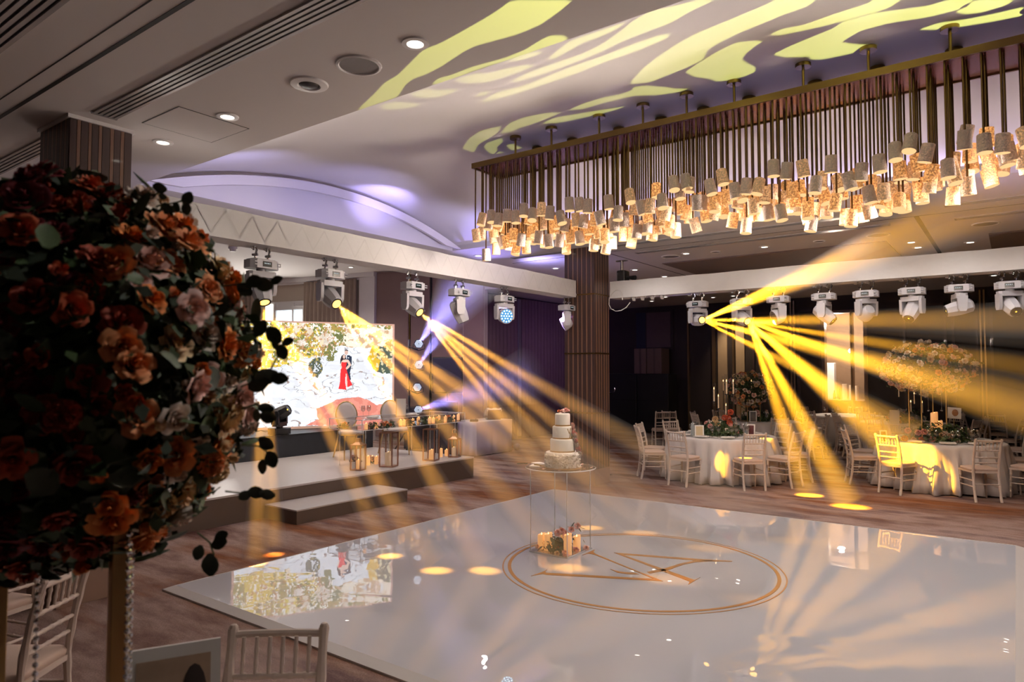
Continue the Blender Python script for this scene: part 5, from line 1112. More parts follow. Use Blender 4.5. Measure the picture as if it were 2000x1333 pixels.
# glass candle sticks of the table behind (tapers with flames)
for T, pts, nm in ((T3, ((1478, 737, 800), (1490, 736, 800), (1484, 757, 800), (1488, 766, 800), (1469, 746, 800), (1416, 746, 800)), 'behind the candelabra table'), (T4, ((1758, 757, 815), (1784, 770, 815), (1778, 786, 815), (1797, 787, 815), (1775, 770, 815)), 'behind the tall flower table')):
    d = Vector((T.x, T.y, 0)).length*.985; a = cam2(T)
    dep = (T-CAMP).dot(FW); t = thing('candelabra', 'tall dark candelabra of slim tapers on the table '+nm, 'candelabra', (T.x, T.y, TOP)); Rr = Vector((cos(a+pi/2), sin(a+pi/2), 0)); g = MB(); g.cyl((0, 0, 0), (0, 0, .02), .14, n=18); g.build('base', m_black, t); pc_ = pxof((T.x, T.y, 1))
    for px, py, pb in pts:
        u = (px-pc_)*dep/FPX; z = CAMH+(726-py)*dep/FPX-TOP; x, y = Rr.x*u, Rr.y*u
        g = MB(); g.tube([(x*.2, y*.2, .02), (x*.8, y*.8, .12), (x, y, .25), (x, y, z-.22)], .008, 6); g.build('stem', m_black, t); g = MB(); g.cyl((x, y, z-.22), (x, y, z), .010, .008, n=8); cd = g.build('taper_candle', m_wax, t)
        g = MB(); g.lathe([(.001, -.004), (.009, .006), (.007, .022), (.001, .05)], 8, Matrix.Translation((x, y, z))); g.build('flame', m_flame, cd); g = MB(); g.lathe([(.03, z-.24), (.03, z+.13), (.028, z+.13), (.028, z-.24)], 12, Matrix.Translation((x, y, 0))); g.build('glass_tube', m_glass, t)
rnd = random.Random(31)
for T, nm in ((T3, 'dark low flower bed around the tapers behind the candelabra table'), (T4, 'dark low flower bed on the table behind the tall flower table')):
    t = thing('floral_arrangement', nm, 'flowers', (T.x, T.y, TOP)); foliage(t, (0, 0, 0), (.42, .42, .26), 900, .07, rnd, hemi=0, shell=(.4, 1.05)); blooms(t, (0, 0, 0), (.42, .42, .26), 14, .05, (('peach', 1), ('blush', 1), ('white', 1)), rnd, hemi=.1)
# dark stack of cases and boxes by the back curtain
p = at(1250, 837, 0); bx0, bx1 = aty(1192, 780, 20.2).x, aty(1312, 780, 20.2).x
for i, (x0, x1, l) in enumerate(((bx0, (bx0+bx1)/2-.01, 'tall black draped case at left below the stacked boxes'), ((bx0+bx1)/2+.01, bx1, 'tall black draped case at right below the stacked boxes'))):
    t = thing('black_case', l, 'case', ((x0+x1)/2, 20.3, 0)); w = (x1-x0)/2
    g = MB(); g.bx(-w, w, -.35, .35, .02, 1.86); g.build('body', m_black, t, bevel=.02); g = MB(); g.bx(-w, w, -.36, .36, 1.0, 1.02); g.build('lid_seam', m_dark, t, smooth=False)
    g = MB(); g.bx(-w-.005, w+.005, -.37, -.35, .1, .14); g.build('trim_bar', m_dkwall, t, smooth=False)
    if i == 0: g = MB(); g.tube([(-.35+.13*cos(q), -.37, 1.35+.13*sin(q)) for q in [2.2+.45*k for k in range(11)]], .012, 6); g.build('ring_handle', m_chrome, t)
for px0, px1, l in ((1244, 1267, 'brown cardboard box at left on the black cases'), (1269, 1297, 'brown cardboard box at right on the black cases')):
    x0, x1 = aty(px0, 700, 20.2).x, aty(px1, 700, 20.2).x; t = thing('cardboard_box', l, 'box', ((x0+x1)/2, 20.3, 1.86)); w = (x1-x0)/2; m_cb = mat('cardboard', (.17, .115, .095), .8, var=.06); g = MB(); g.bx(-w, w, -.3, .3, 0, .80); g.build('body', m_cb, t, smooth=False, bevel=.005); g = MB(); g.bx(-.03, .03, -.303, .303, .0, .803); g.build('tape', mat('tape', (.10, .07, .06), .4), t, smooth=False)
# ================================================================== STAGE PROPS
STZ = .37
# acrylic sweetheart table: a clear case on two clear pedestals
TX0, TX1, TY0, TY1, TZ0, TZ1 = -9.20, -8.40, 7.36, 9.88, .985, 1.15
t = thing('acrylic_table', 'clear acrylic table with candles and flowers inside its case on stage', 'table', ((TX0+TX1)/2, (TY0+TY1)/2, STZ)); cx0, cy0 = (TX0+TX1)/2, (TY0+TY1)/2
def pan(name, x0, x1, y0, y1, z0, z1, m=None):
    g = MB(); g.bx(x0-cx0, x1-cx0, y0-cy0, y1-cy0, z0-STZ, z1-STZ); return g.build(name, m or m_acryl, t, smooth=False)
e = .006
pan('top_panel', TX0, TX1, TY0, TY1, TZ1-e, TZ1); pan('base_panel', TX0, TX1, TY0, TY1, TZ0, TZ0+e)
pan('side_panel', TX1-e, TX1, TY0, TY1, TZ0+e, TZ1-e); pan('side_panel', TX0, TX0+e, TY0, TY1, TZ0+e, TZ1-e); pan('side_panel', TX0+e, TX1-e, TY0, TY0+e, TZ0+e, TZ1-e); pan('side_panel', TX0+e, TX1-e, TY1-e, TY1, TZ0+e, TZ1-e)
def edgebars(x0, x1, y0, y1, z0, z1, r=.0045, vert=True, hor=True):
    if hor:
        for z in (z0, z1):
            for a in ((x0, x1, y0, y0), (x0, x1, y1, y1), (x0, x0, y0, y1), (x1, x1, y0, y1)): pan('edge', a[0]-r, a[1]+r, a[2]-r, a[3]+r, z-r, z+r, m_edge)
    if vert:
        for x in (x0, x1):
            for y in (y0, y1): pan('edge', x-r, x+r, y-r, y+r, z0, z1, m_edge)
edgebars(TX0, TX1, TY0, TY1, TZ0, TZ1)
for y0, y1 in ((TY0+.12, TY0+.62), (TY1-.72, TY1-.22)):
    x0, x1 = TX0+.12, TX1-.05
    pan('leg_panel', x1-e, x1, y0, y1, STZ, TZ0-.005); pan('leg_panel', x0, x0+e, y0, y1, STZ, TZ0-.005); pan('leg_panel', x0+e, x1-e, y0, y0+e, STZ, TZ0-.005); pan('leg_panel', x0+e, x1-e, y1-e, y1, STZ, TZ0-.005)
    edgebars(x0, x1, y0, y1, STZ+.005, TZ0-.01, .0035, hor=False)
pan('end_plate', TX0+.02, TX1-.02, TY1-.30, TY1-.294, TZ0+.02, TZ1-.02, m_acryl)
yof = lambda px, x: atx(px, 830, x).y
cl = []
for i, (px, h, x) in enumerate(((782, .10, -8.62), (789, .09, -8.62), (806, .10, -8.6), (817, .11, -8.75), (839, .105, -8.6), (846, .09, -8.6), (857, .10, -8.8), (870, .105, -8.62), (886, .10, -8.62), (895, .12, -8.7), (715, .09, -8.55), (735, .08, -8.6))):
    cl.append(candle((x, yof(px, x), TZ0+e), .030, h, None, 'candles inside the acrylic table'))
rank(cl, 'small lit candle inside the acrylic table case, #')
fl_ = []; rnd = random.Random(44)
for px in (675, 685, 727, 750, 762, 797, 827, 852, 878): 
    x = -8.62 if px > 700 else -8.95; y = yof(px, x) if px > 700 else TY0+.09; f_ = thing('flower_cluster', None, 'flowers', (x, y, TZ0+.012), 0, 'flower clusters inside the acrylic table')
    foliage(f_, (0, 0, .0), (.09, .11, .09), 60, .05, rnd, hemi=0); blooms(f_, (0, 0, .02), (.07, .09, .07), 4, .032, (('peach', 2), ('white', 2), ('pink', 1)), rnd, hemi=.15, jit=.5); fl_.append(f_)
rank(fl_, 'small flower cluster inside the acrylic table case, #')
# things on the table
ws = [tag(place('wine_glass', GL, None, (x, yof(px, x), TZ1)), None, 'wine glass', 'glasses on the acrylic table') for px, x in ((709, -8.85), (720, -8.85), (794, -8.8))]
rank(ws, 'stemmed wine glass on the acrylic table, #')
pl = [tag(place('plate', PLATE, None, (x, yof(px, x), TZ1)), None, 'plate', 'plates on the acrylic table') for px, x in ((728, -8.62), (804, -8.62))]
rank(pl, 'white plate set on the acrylic table, #')
nk = [tag(place('napkin', NAP, None, (x, yof(px, x), TZ1+.013), (0, 0, .3)), None, 'napkin', 'napkins on the acrylic table') for px, x in ((728, -8.62), (804, -8.62))]
rank(nk, 'folded grey napkin on a plate, acrylic table, #')
p = (-8.75, yof(783, -8.75)); a = cam2(Vector((p[0], p[1], 0)))+pi/2
t = thing('menu_card', 'tall cream menu card standing on the acrylic table', 'card', (p[0], p[1], TZ1), a); g = MB(); g.bx(-.085, .085, -.003, .003, 0, .30); g.build('board', m_card, t, rot=(-.05, 0, 0), smooth=False); g = MB(); g.bx(-.09, -.075, -.01, .01, -.0, .30); g.build('fold', m_gcard, t, smooth=False)
# two oval-backed gold chairs
def oval_chair(x, y, face, label):
    t = thing('oval_back_chair', label, 'chair', (x, y, STZ), face+pi/2, 'oval backed chairs on stage')   # faces -Y
    g = MB(); R = []
    m_pad = mat('grey_velvet', (.50, .45, .44), .8, var=.05); m_seat = mat('pale_seat', (.62, .56, .55), .7)
    for k, (s, yy) in enumerate(((.02, -.022), (.7, -.022), (.93, -.016), (1, 0), (.93, .016), (.7, .022), (.02, .022))): R.append([(.195*s*cos(2*pi*i/28), yy, .245*s*sin(2*pi*i/28)) for i in range(28)])
    g.grid(R, closed=True); g.build('backrest', m_pad, t, (0, .25, .76), (-.16, 0, 0), sharp=60)
    g = MB(); g.tube([(.20*cos(2*pi*i/28), 0, .25*sin(2*pi*i/28)) for i in range(29)], .012, 8, False); g.build('back_frame', m_gold, t, (0, .25, .76), (-.16, 0, 0))
    g = MB(); R = []
    for s, z in ((.96, .44), (1, .455), (1, .485), (.93, .505), (.6, .515), (.02, .518)): R.append([(.235*s*cos(2*pi*i/28)*(1 if abs(cos(2*pi*i/28)) < .75 else .97), .225*s*sin(2*pi*i/28), z) for i in range(28)])
    g.grid(R, closed=True); g.build('seat', m_seat, t, sharp=60); g = MB(); g.lathe([(.02, .425), (.225, .425), (.232, .445)], 28); g.build('seat_frame', m_gold, t)
    for s in (-1, 1):
        g = MB(); g.tube([(s*.19, -.19, 0), (s*.185, -.17, .25), (s*.175, -.16, .43)], [.011, .015, .017], 8); g.build('leg', m_gold, t)
        g = MB(); g.tube([(s*.20, .36, 0), (s*.19, .28, .18), (s*.175, .21, .40), (s*.16, .215, .52), (s*.13, .225, .58)], [.012, .016, .018, .015, .012], 8); g.build('leg', m_gold, t)
oval_chair(-9.62, 8.18, -.35, 'grey oval backed gold chair at the left of the acrylic table')
oval_chair(-9.42, 9.08, -.35, 'grey oval backed gold chair at the right of the acrylic table')
# lanterns
def lantern(px, py, w, h, label, lid=False, rz=.35):
    p = at(px, py, STZ); t = thing('lantern', label, 'lantern', (p.x-.09, p.y+.03, STZ), rz, 'lanterns along the stage edge'); r = .010
    g = MB(); g.bx(-w/2-.008, w/2+.008, -w/2-.008, w/2+.008, 0, .018); g.build('base', m_copper, t, smooth=False)
    for x in (-1, 1):
        for y in (-1, 1): g = MB(); g.bx(x*w/2-r, x*w/2+r, y*w/2-r, y*w/2+r, .018, h); g.build('post', m_copper, t, smooth=False)
    for nm, a in (('glass_pane', (-w/2, w/2, -w/2-.002, -w/2+.002)), ('glass_pane', (-w/2, w/2, w/2-.002, w/2+.002)), ('glass_pane', (-w/2-.002, -w/2+.002, -w/2, w/2)), ('glass_pane', (w/2-.002, w/2+.002, -w/2, w/2))): g = MB(); g.bx(*a, .02, h); g.build(nm, m_glass, t, smooth=False)
    g = MB()
    for a in ((-w/2-r, w/2+r, -w/2-r, -w/2+r), (-w/2-r, w/2+r, w/2-r, w/2+r), (-w/2-r, -w/2+r, -w/2, w/2), (w/2-r, w/2+r, -w/2, w/2)): g.bx(*a, h-.012, h+.006)
    g.build('top_frame', m_copper, t, smooth=False)
    if lid:
        g = MB(); b = [(-w/2, -w/2, h), (w/2, -w/2, h), (w/2, w/2, h), (-w/2, w/2, h), (-.035, -.035, h+.04), (.035, -.035, h+.04), (.035, .035, h+.04), (-.035, .035, h+.04)]; g.add(b, [(0, 1, 5, 4), (1, 2, 6, 5), (2, 3, 7, 6), (3, 0, 4, 7), (4, 5, 6, 7)]); g.bx(-.035, .035, -.035, .035, h+.04, h+.10); g.build('lid', m_copper, t, smooth=False)
        g = MB(); g.tube([(.045*cos(q), 0, h+.13+.045*sin(q)) for q in [i*.5236 for i in range(13)]], .005, 6, False); g.build('ring', m_copper, t)
    return t, p
t, p = lantern(704, 920, .17, .40, 'short copper lantern with a ringed lid at stage left edge', True); candle((p.x-.11, p.y+.05, STZ+.018), .035, .14, 'white candle inside the short lidded lantern', 'lantern candles')
t, p = lantern(764, 913, .22, .56, 'tall open copper lantern second along the stage edge'); candle((p.x-.10, p.y+.03, STZ+.018), .055, .22, 'thick white candle inside the second tall lantern', 'lantern candles', False)
t, p = lantern(847, 901, .21, .55, 'tall open copper lantern third along the stage edge'); candle((p.x-.10, p.y+.05, STZ+.018), .045, .17, 'white candle inside the third tall lantern', 'lantern candles')
t, p = lantern(893, 894, .17, .33, 'short copper lantern with a ringed lid at stage right corner', True); candle((p.x-.10, p.y+.02, STZ+.018), .04, .16, 'white candle inside the lantern at the stage corner', 'lantern candles', False)
cl = []
for px, py, h in ((719, 909, .15), (735, 907, .13), (861, 893, .15), (872, 891, .12), (727, 903, .10), (690, 902, .09)):
    p = at(px, py, STZ); cl.append(candle((p.x, p.y, STZ), .034, h, None, 'candles standing on the stage'))
rank(cl, 'lit candle standing on the stage by the lanterns, #')
rnd = random.Random(8)
for px, py, l in ((728, 905, 'small pink flower cluster on stage by the short lantern'), (692, 905, 'small pink flower cluster left of the short lantern')):
    p = at(px, py, STZ); t = thing('flower_cluster', l, 'flowers', (p.x, p.y, STZ+.005)); foliage(t, (0, 0, .0), (.09, .09, .10), 60, .05, rnd, hemi=0); blooms(t, (0, 0, .03), (.07, .07, .09), 6, .035, (('pink', 2), ('blush', 1), ('wine', 1)), rnd, hemi=.1, jit=.4)
# black moving head standing on the riser before the screen
p = at(556, 850, .782); t = thing('stage_light', 'black moving head standing on the riser before the video screen', 'stage light', (p.x-.16, p.y, .782+.0), cam2(p)+pi/2); t.scale = (1.2, 1.2, 1.2)
def blk(nm, me, par, loc=None, rot=None):
    o = place(nm, me, par, loc, rot)
    for s in o.material_slots: s.link = 'OBJECT'; s.material = m_black
    return o
blk('base', MH_base, t, (0, 0, -.137), (pi, 0, 0)).location = (0, 0, -.138)
blk('yoke', MH_yoke, t, (0, 0, -.138), (pi, 0, 1.1)); h = blk('head', MH_head, t, (0, 0, .31), (Matrix.Rotation(1.1, 4, 'Z') @ Matrix.Rotation(-.5, 4, 'X')).to_quaternion()); place('bezel', MH_bezel, h); place('lens', MH_lens_off, h); place('glint', MH_glint, t, (.08, -.03, .385), (0, 0, .2))
p2 = at(500, 846, .80); g = MB(); g.tube([p2+Vector((0, .1*i, .0+.02*sin(i*2.1)+.02)) for i in range(6)], .006, 5); tag(g.build('cable', m_black), 'thin black cable curling on the riser beside the moving head', 'cable')
# lamp stand with four LED pars
p0 = atd(799, 760, 14.75); t = thing('light_stand', 'black lighting stand holding four LED pars beside the screen', 'light stand', (p0.x, p0.y, 0), cam2(p0)+pi/2)
g = MB(); g.cyl((0, 0, 0.02), (0, 0, 2.62), .024, n=10); g.build('pole', m_black, t)
for k in range(3):
    a = k*2.094+.5; g = MB(); g.cyl((0, 0, .75), (.5*cos(a), .5*sin(a), .01), .014, n=7); g.build('leg', m_black, t)
m_led = glow('par_led', (.72, .84, 1), 1.9); m_ledr = glow('par_led_red', (1, .25, .30), 2.5)
for i, py in enumerate((672, 713, 757, 801)):
    q = atd((818, 818, 815, 817)[i], py, 14.55); z = q.z; par = thing('led_par', 'hexagonal LED par lamp, %s from the top of the lamp stand' % ORD[i], 'stage light', q, cam2(q)+pi/2, 'LED pars on the lamp stand')
    g = MB(); g.lathe([(.001, .24), (.07, .23), (.085, .16), (.10, .02), (.105, -.01), (.092, -.01)], 18, Mx @ Matrix.Rotation(pi, 4, 'X')); g.build('can', m_black, par)
    g = MB(); g.tube([(-.12, .1, -.0), (-.13, .12, -.10), (0, .13, -.14), (.13, .12, -.10), (.12, .1, 0)], .010, 6); g.cyl((-.02, .13, -.12), (-.22, .2, -.05), .012, n=6); g.build('bracket', m_black, par)
    for k in range(6):
        for rr, nn in ((.040, 2), (.074, 3)):
            pass
    g = MB()
    for a_ in range(-3, 4):
        for b_ in range(-3, 4):
            if abs(a_+b_) <= 3 and (a_, b_) != (0, 0): g.disc((.026*(a_+b_/2),   .0225*b_, .012), .0085, 7, M=Mx)
    o = g.build('led_cells', m_led, par); o['kind'] = 'stuff'
    g = MB(); g.disc((0, 0, .008), .095, 18, M=Mx); g.build('lens', mat('par_face', (.1, .1, .12), .2), par)
    if i in (0, 1, 3):
        s_ = q+(CAMP-q).normalized()*.06; tg = (atd(905, 545, 12.5), atd(955, 515, 12.6), None, atd(1040, 733, 12.8))[i]
        beams(s_, [(tg, 1, 20)], 1500, (.36, .30, 1), desc='violet haze beam from the %s par on the lamp stand' % ORD[i], m=m_hazev)
# loudspeaker on a pole above a bass cabinet
p = atd(874, 760, 15.8); a = cam2(p)+pi/2; mpx = 15.8/FPX
t = thing('loudspeaker', 'large black loudspeaker raised on a pole beside the taupe panels', 'loudspeaker', (p.x, p.y, 0), a)
g = MB(); w = 30*mpx; g.prism([(-w, -.22), (w, -.22), (w*.75, .26), (-w*.75, .26)], CAMH-42*mpx, CAMH+28*mpx); g.build('cabinet', m_black, t, bevel=.03); g = MB(); g.bx(-w*.92, w*.92, -.232, -.222, CAMH-40*mpx, CAMH+26*mpx); g.build('grille', mat('grille_black', (.022, .024, .035), .7, bump=.3, bsc=400), t, smooth=False, bevel=.01); g = MB(); g.cyl((0, 0, 1.25), (0, 0, CAMH-40*mpx), .02, n=8); g.build('pole', m_black, t)
p = atd(868, 760, 15.9); t = thing('bass_cabinet', 'black bass cabinet on the floor under the raised loudspeaker', 'loudspeaker', (p.x, p.y, 0), a)
g = MB(); g.bx(-.31, .31, -.3, .3, 0, CAMH-59*mpx); g.build('cabinet', m_black, t, bevel=.015); g = MB(); g.bx(-.28, .28, -.31, -.3, .05, CAMH-62*mpx); g.build('grille', mat('grille_black2', (.016, .016, .02), .7), t, smooth=False)
p = atd(815, 760, 16.9); t = thing('equipment_rack', 'black wheeled equipment rack behind the acrylic table', 'equipment rack', (p.x, p.y, 0), a); g = MB(); g.bx(-.3, .3, -.3, .3, .06, 1.05); g.build('case', m_black, t, bevel=.01); g = MB(); g.bx(-.26, .26, -.31, -.3, .15, .95); g.build('door', m_dark, t, smooth=False)
for x in (-.24, .24): g = MB(); g.cyl((x-.015, -.22, .03), (x+.015, -.22, .03), .03, n=10); g.build('wheel', m_dark, t)
# cloth covered table with laptop
JX0, JX1, JY0, JY1, JH = -10.62, -9.87, 12.02, 13.38, .775
t = thing('side_table', 'small folding table hidden under the white cloth beyond the stage', 'table', ((JX0+JX1)/2, (JY0+JY1)/2, 0)); jc = Vector(((JX0+JX1)/2, (JY0+JY1)/2, 0)); g = MB(); g.bx(-.35, .35, -.66, .66, .73, .76); g.build('tabletop', m_white, t)
for x in (-.3, .3):
    for y in (-.6, .6): g = MB(); g.cyl((x, y, 0), (x, y, .73), .014, n=6); g.build('leg', m_black, t)
rows = []; n = 96
for j, (s, z) in enumerate(((.01, JH), (.6, JH), (.985, JH), (1, JH-.012), (1.004, JH-.1), (1.012, .5), (1.025, .25), (1.04, .015))):
    r = []; u = max(0, (JH-z)/JH)
    for k in range(n):
        a_ = 2*pi*k/n; c_, s_ = cos(a_), sin(a_); m_ = max(abs(c_), abs(s_)); q = (c_/m_, s_/m_); k2 = 1+u*.07*(.6*sin(a_*15)+.4*sin(a_*23+1)); cr_ = 1-.05*u*(min(abs(q[0]), abs(q[1]))**6); r.append((.375*q[0]*s*k2*cr_, .68*q[1]*s*(1+(k2-1)*.6)*cr_, z))
    rows.append(r)
g = MB(); g.grid(rows, closed=True); o = g.build('tablecloth', m_cloth, loc=jc, sharp=50); o.modifiers.new('s', 'SOLIDIFY').thickness = .003; tag(o, 'white tablecloth hanging to the floor on the table right of the stage', 'tablecloth')
t = thing('laptop', 'open brown laptop draped with a white cloth on the side table', 'laptop', (-10.15, 12.98, JH+.002), .9); g = MB(); g.bx(-.16, .16, -.11, .11, 0, .018); g.build('keyboard', m_black, t, bevel=.003); g = MB(); g.bx(-.16, .16, -.006, .006, 0, .23); g.build('screen_lid', mat('brown_lid', (.10, .055, .05), .4), t, (0, -.11, .015), (.3, 0, 0), smooth=False)
g = MB(); P = [[(-.18+.36*i/8, yy, zz+.012*sin(i*1.7)) for i in range(9)] for yy, zz in ((.16, .08), (.10, .19), (.0, .265), (-.10, .275), (-.16, .20))]; g.grid(P); o = g.build('cloth', m_cloth, loc=(-10.15, 12.98, JH), rot=(0, 0, .9), sharp=70); o.modifiers.new('s', 'SOLIDIFY').thickness = .004; tag(o, 'small white cloth draped over the laptop on the side table', 'cloth')
p = at(921, 823, JH+.03); t = thing('control_box', 'small black control box on the white side table', 'device', (-10.05, 12.15, JH+.004), .5); g = MB(); g.bx(-.09, .09, -.05, .05, 0, .05); g.build('body', m_black, t, bevel=.006); g = MB(); g.cyl((.04, 0, .05), (.04, 0, .065), .014, n=10); g.build('knob', m_chrome, t)
g = MB(); g.lathe([(.001, 0), (.030, 0), (.031, .12), (.012, .17), (.011, .22), (.001, .22)], 12); tag(g.build('bottle', mat('bottle_brown', (.12, .04, .02), .15), loc=(-10.45, 12.10, JH+.004)), 'brown glass bottle on the near end of the side table', 'bottle')
p = at(1001, 882, 0); g = MB(); g.ball((0, 0, .085), .085, 14, 9); tag(g.build('ball_weight', mat('grey_weight', (.25, .2, .18), .5), loc=(p.x-.05, p.y+.25, 0)), 'small grey ball on the carpet at the foot of the side table', 'ball')
# ================================================================== CAKE
CX0, CX1, CY0, CY1 = -4.15, -3.70, 5.95, 6.42; ccx, ccy = (CX0+CX1)/2, (CY0+CY1)/2; FZ0 = .0425
cc = at(1095, 912, .93); t = thing('cake_table', 'clear acrylic pedestal cake table with a round glass top', 'table', (ccx, ccy, FZ0))
def pan2(nm, x0, x1, y0, y1, z0, z1, m): g = MB(); g.bx(x0-ccx, x1-ccx, y0-ccy, y1-ccy, z0, z1); g.build(nm, m, t, smooth=False)
for a in ((CX0, CX1, CY0, CY0+e), (CX0, CX1, CY1-e, CY1), (CX0, CX0+e, CY0+e, CY1-e), (CX1-e, CX1, CY0+e, CY1-e)): pan2('side_panel', *a, .012, .875, m_acryl)
pan2('base_plate', CX0-.01, CX1+.01, CY0-.01, CY1+.01, 0, .012, m_acryl)
for x in (CX0, CX1):
    for y in (CY0, CY1): pan2('edge', x-.0035, x+.0035, y-.0035, y+.0035, .012, .875, m_edge)
for a in ((CX0-.01, CX1+.01, CY0-.012, CY0-.007), (CX1+.007, CX1+.012, CY0-.01, CY1+.01)): pan2('base_edge', *a, .0, .012, m_edge)
g = MB(); g.cyl((cc.x-ccx, cc.y-ccy, .876), (cc.x-ccx, cc.y-ccy, .888), .37, n=64); g.build('round_top', glassy('top_glass', (.93, .93, .93), 1.5, .02, .06), t, sharp=40)
g = MB(); g.lathe([(.366, .876), (.371, .878), (.371, .886), (.366, .888)], 64, Matrix.Translation((cc.x-ccx, cc.y-ccy, 0))); g.build('rim', m_edge, t)
CZ = FZ0+.889; kp = at(1099, 914, CZ); kx, ky = kp.x, kp.y
t = thing('wedding_cake', 'four tier white wedding cake with a rose cascade and gold bands', 'cake', (kx, ky, CZ)); m_ice = mat('icing', (.82, .75, .66), .5, var=.015); m_rib = mat('gold_ribbon', (.66, .42, .20), .35, .5)
g = MB(); g.cyl((0, 0, 0), (0, 0, .012), .195, n=48); g.build('cake_board', m_rib, t)
z = .012; tiers = ((.177, .155), (.128, .135), (.105, .130), (.078, .130))
for i, (r, h) in enumerate(tiers):
    g = MB(); g.lathe([(.001, z), (r, z), (r, z+h-.012), (r-.004, z+h-.004), (r-.012, z+h), (.001, z+h)], 56); g.build('tier', m_ice, t, sharp=50)
    if i == 0:
        rnd = random.Random(2); g = MB()
        for k in range(900):                             # ruffled petals of the lowest tier
            a_ = rnd.uniform(0, 2*pi); zz = z+.008+rnd.random()*(h-.02); th = rnd.uniform(-.9, .9); b0 = Vector((r*cos(a_), r*sin(a_), zz)); n_ = Vector((cos(a_), sin(a_), 0)); tt = Vector((-sin(a_), cos(a_), 0)); d = tt*cos(th)+Vector((0, 0, 1))*sin(th); w_ = d.cross(n_); s_ = .013
            g.add([b0-d*s_, b0+d*s_, b0+d*s_*.8+n_*.012+w_*.008, b0-d*s_*.8+n_*.012+w_*.008], [(0, 1, 2, 3)])
        tag(g.build('ruffles', m_ice, t, smooth=False), kind='stuff')
    else: g = MB(); g.lathe([(r-.001, z+.0005), (r+.003, z+.001), (r+.003, z+.014), (r-.001, z+.0145)], 56); g.build('ribbon', m_rib, t)
    z += h
m_cinit = mat('gold_initial', (.55, .36, .12), .3, .7)
ca = atan2(-ky, -kx)+.72
for nm, pts, zo in (('initial_v', [(-.022, .05), (-.004, -.0), (.018, .055)], .36), ('initial_a', [(.0, -.01), (.012, .045), (.028, -.008)], .325)):
    g = MB(); g.tube([(.1065*cos(ca+x/.105), .1065*sin(ca+x/.105), zo+y) for x, y in pts], .004, 6); g.build(nm, m_cinit, t)
rnd = random.Random(6); rt = Vector((cos(ca+.62), sin(ca+.62), 0))
for k in range(20):
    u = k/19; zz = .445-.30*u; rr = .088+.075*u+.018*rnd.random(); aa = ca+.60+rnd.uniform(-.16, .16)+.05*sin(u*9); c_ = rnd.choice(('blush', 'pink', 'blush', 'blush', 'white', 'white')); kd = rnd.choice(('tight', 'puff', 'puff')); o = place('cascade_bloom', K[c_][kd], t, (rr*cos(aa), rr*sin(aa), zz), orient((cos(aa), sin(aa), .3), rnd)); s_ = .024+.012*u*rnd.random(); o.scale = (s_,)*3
for dx, dy, c_, s_ in ((-.035, 0, 'peach', .032), (.0, -.01, 'blush', .034), (.035, 0, 'pink', .038), (.02, .02, 'pink', .03), (-.01, .03, 'cream', .028)):
    q = RT*dx+Vector((-cos(YAW), 0, 0))*0; o = place('top_bloom', K[c_]['tight' if s_ < .033 else 'rose'], t, (q.x, q.y+dy, z+.018+(.012 if c_ == 'pink' else 0)), orient((q.x*8, q.y*8-.3, 1), rnd)); o.scale = (s_,)*3
# things lying on the cake table
def ontop(px, py): return at(px, py, CZ+.001)
m_petal = mat('scattered_petal', (.80, .55, .45), .7); pe = []
g = MB(); g.grid([[(-.016, -.010, .004), (0, -.014, 0), (.016, -.010, .005)], [(-.020, .004, .006), (0, .004, .001), (.020, .004, .006)], [(-.010, .016, .01), (0, .018, .006), (.010, .016, .01)]]); PET = g.mesh('petal', m_petal)
for px, py in ((1137, 908), (1141, 915), (1155, 914), (1148, 908), (1086, 918), (1092, 920), (1062, 917), (1129, 917), (1136, 912)): 
    p = ontop(px, py); pe.append(tag(place('petal', PET, None, (p.x, p.y, CZ), (0, 0, px)), None, 'petal', 'petals scattered on the cake table'))
rank(pe, 'pink rose petal scattered on the cake table, #')
for px, py, l, rz in ((1046, 911, 'white napkin lying at the left of the cake table', .4), (1053, 907, 'white folded napkin behind the other on the cake table', 1.1)): p = ontop(px, py); o = place('napkin', NAP, None, (p.x, p.y, CZ), (0, 0, rz)); o.scale = (1, .75, .5); tag(o, l, 'napkin', 'napkins on the cake table')
for px, py, l, rz in ((1030, 909, 'cake knife with a dark handle on the cake table edge', .75), (1058, 913, 'gold cake server lying on the napkins by the cake', -.2)):
    p = ontop(px, py); t = thing('cake_knife', l, 'knife', (p.x, p.y, CZ+.014), rz); g = MB(); g.prism([(-.0, -.010), (.14, -.008), (.17, 0), (.14, .008), (0, .010)], 0, .002); g.build('blade', m_chrome, t, smooth=False); g = MB(); g.cyl((-.11, 0, .004), (.002, 0, .004), .007, n=8); g.build('handle', m_black if 'dark' in l else m_gold, t)
# candles and flowers inside the pedestal
cl = []; BZ = FZ0+.0125
for px, py, h, r in ((1117, 1085, .205, .042), (1136, 1078, .155, .040), (1058, 1072, .155, .042), (1071, 1075, .175, .042), (1102, 1072, .150, .040)):
    p = at(px, py, BZ); cl.append(candle((min(CX1-.05, max(CX0+.05, p.x)), min(CY1-.05, max(CY0+.05, p.y)), BZ), r, h, None, 'candles in the cake pedestal'))
rank(cl, 'pillar candle among roses inside the cake pedestal, #')
t = thing('floral_arrangement', 'pink roses and greenery laid inside the cake pedestal', 'flowers', (ccx, ccy, BZ)); rnd = random.Random(77)
foliage(t, (-.03, -.07, .01), (.17, .12, .12), 420, .045, rnd, hemi=-.02, shell=(.2, 1)); leaves(t, (-.02, -.05, .02), (.14, .12, .13), 36, .075, rnd, hemi=0, me=LEAF); leaves(t, (.12, .10, .08), (.07, .08, .16), 14, .06, rnd, hemi=0)
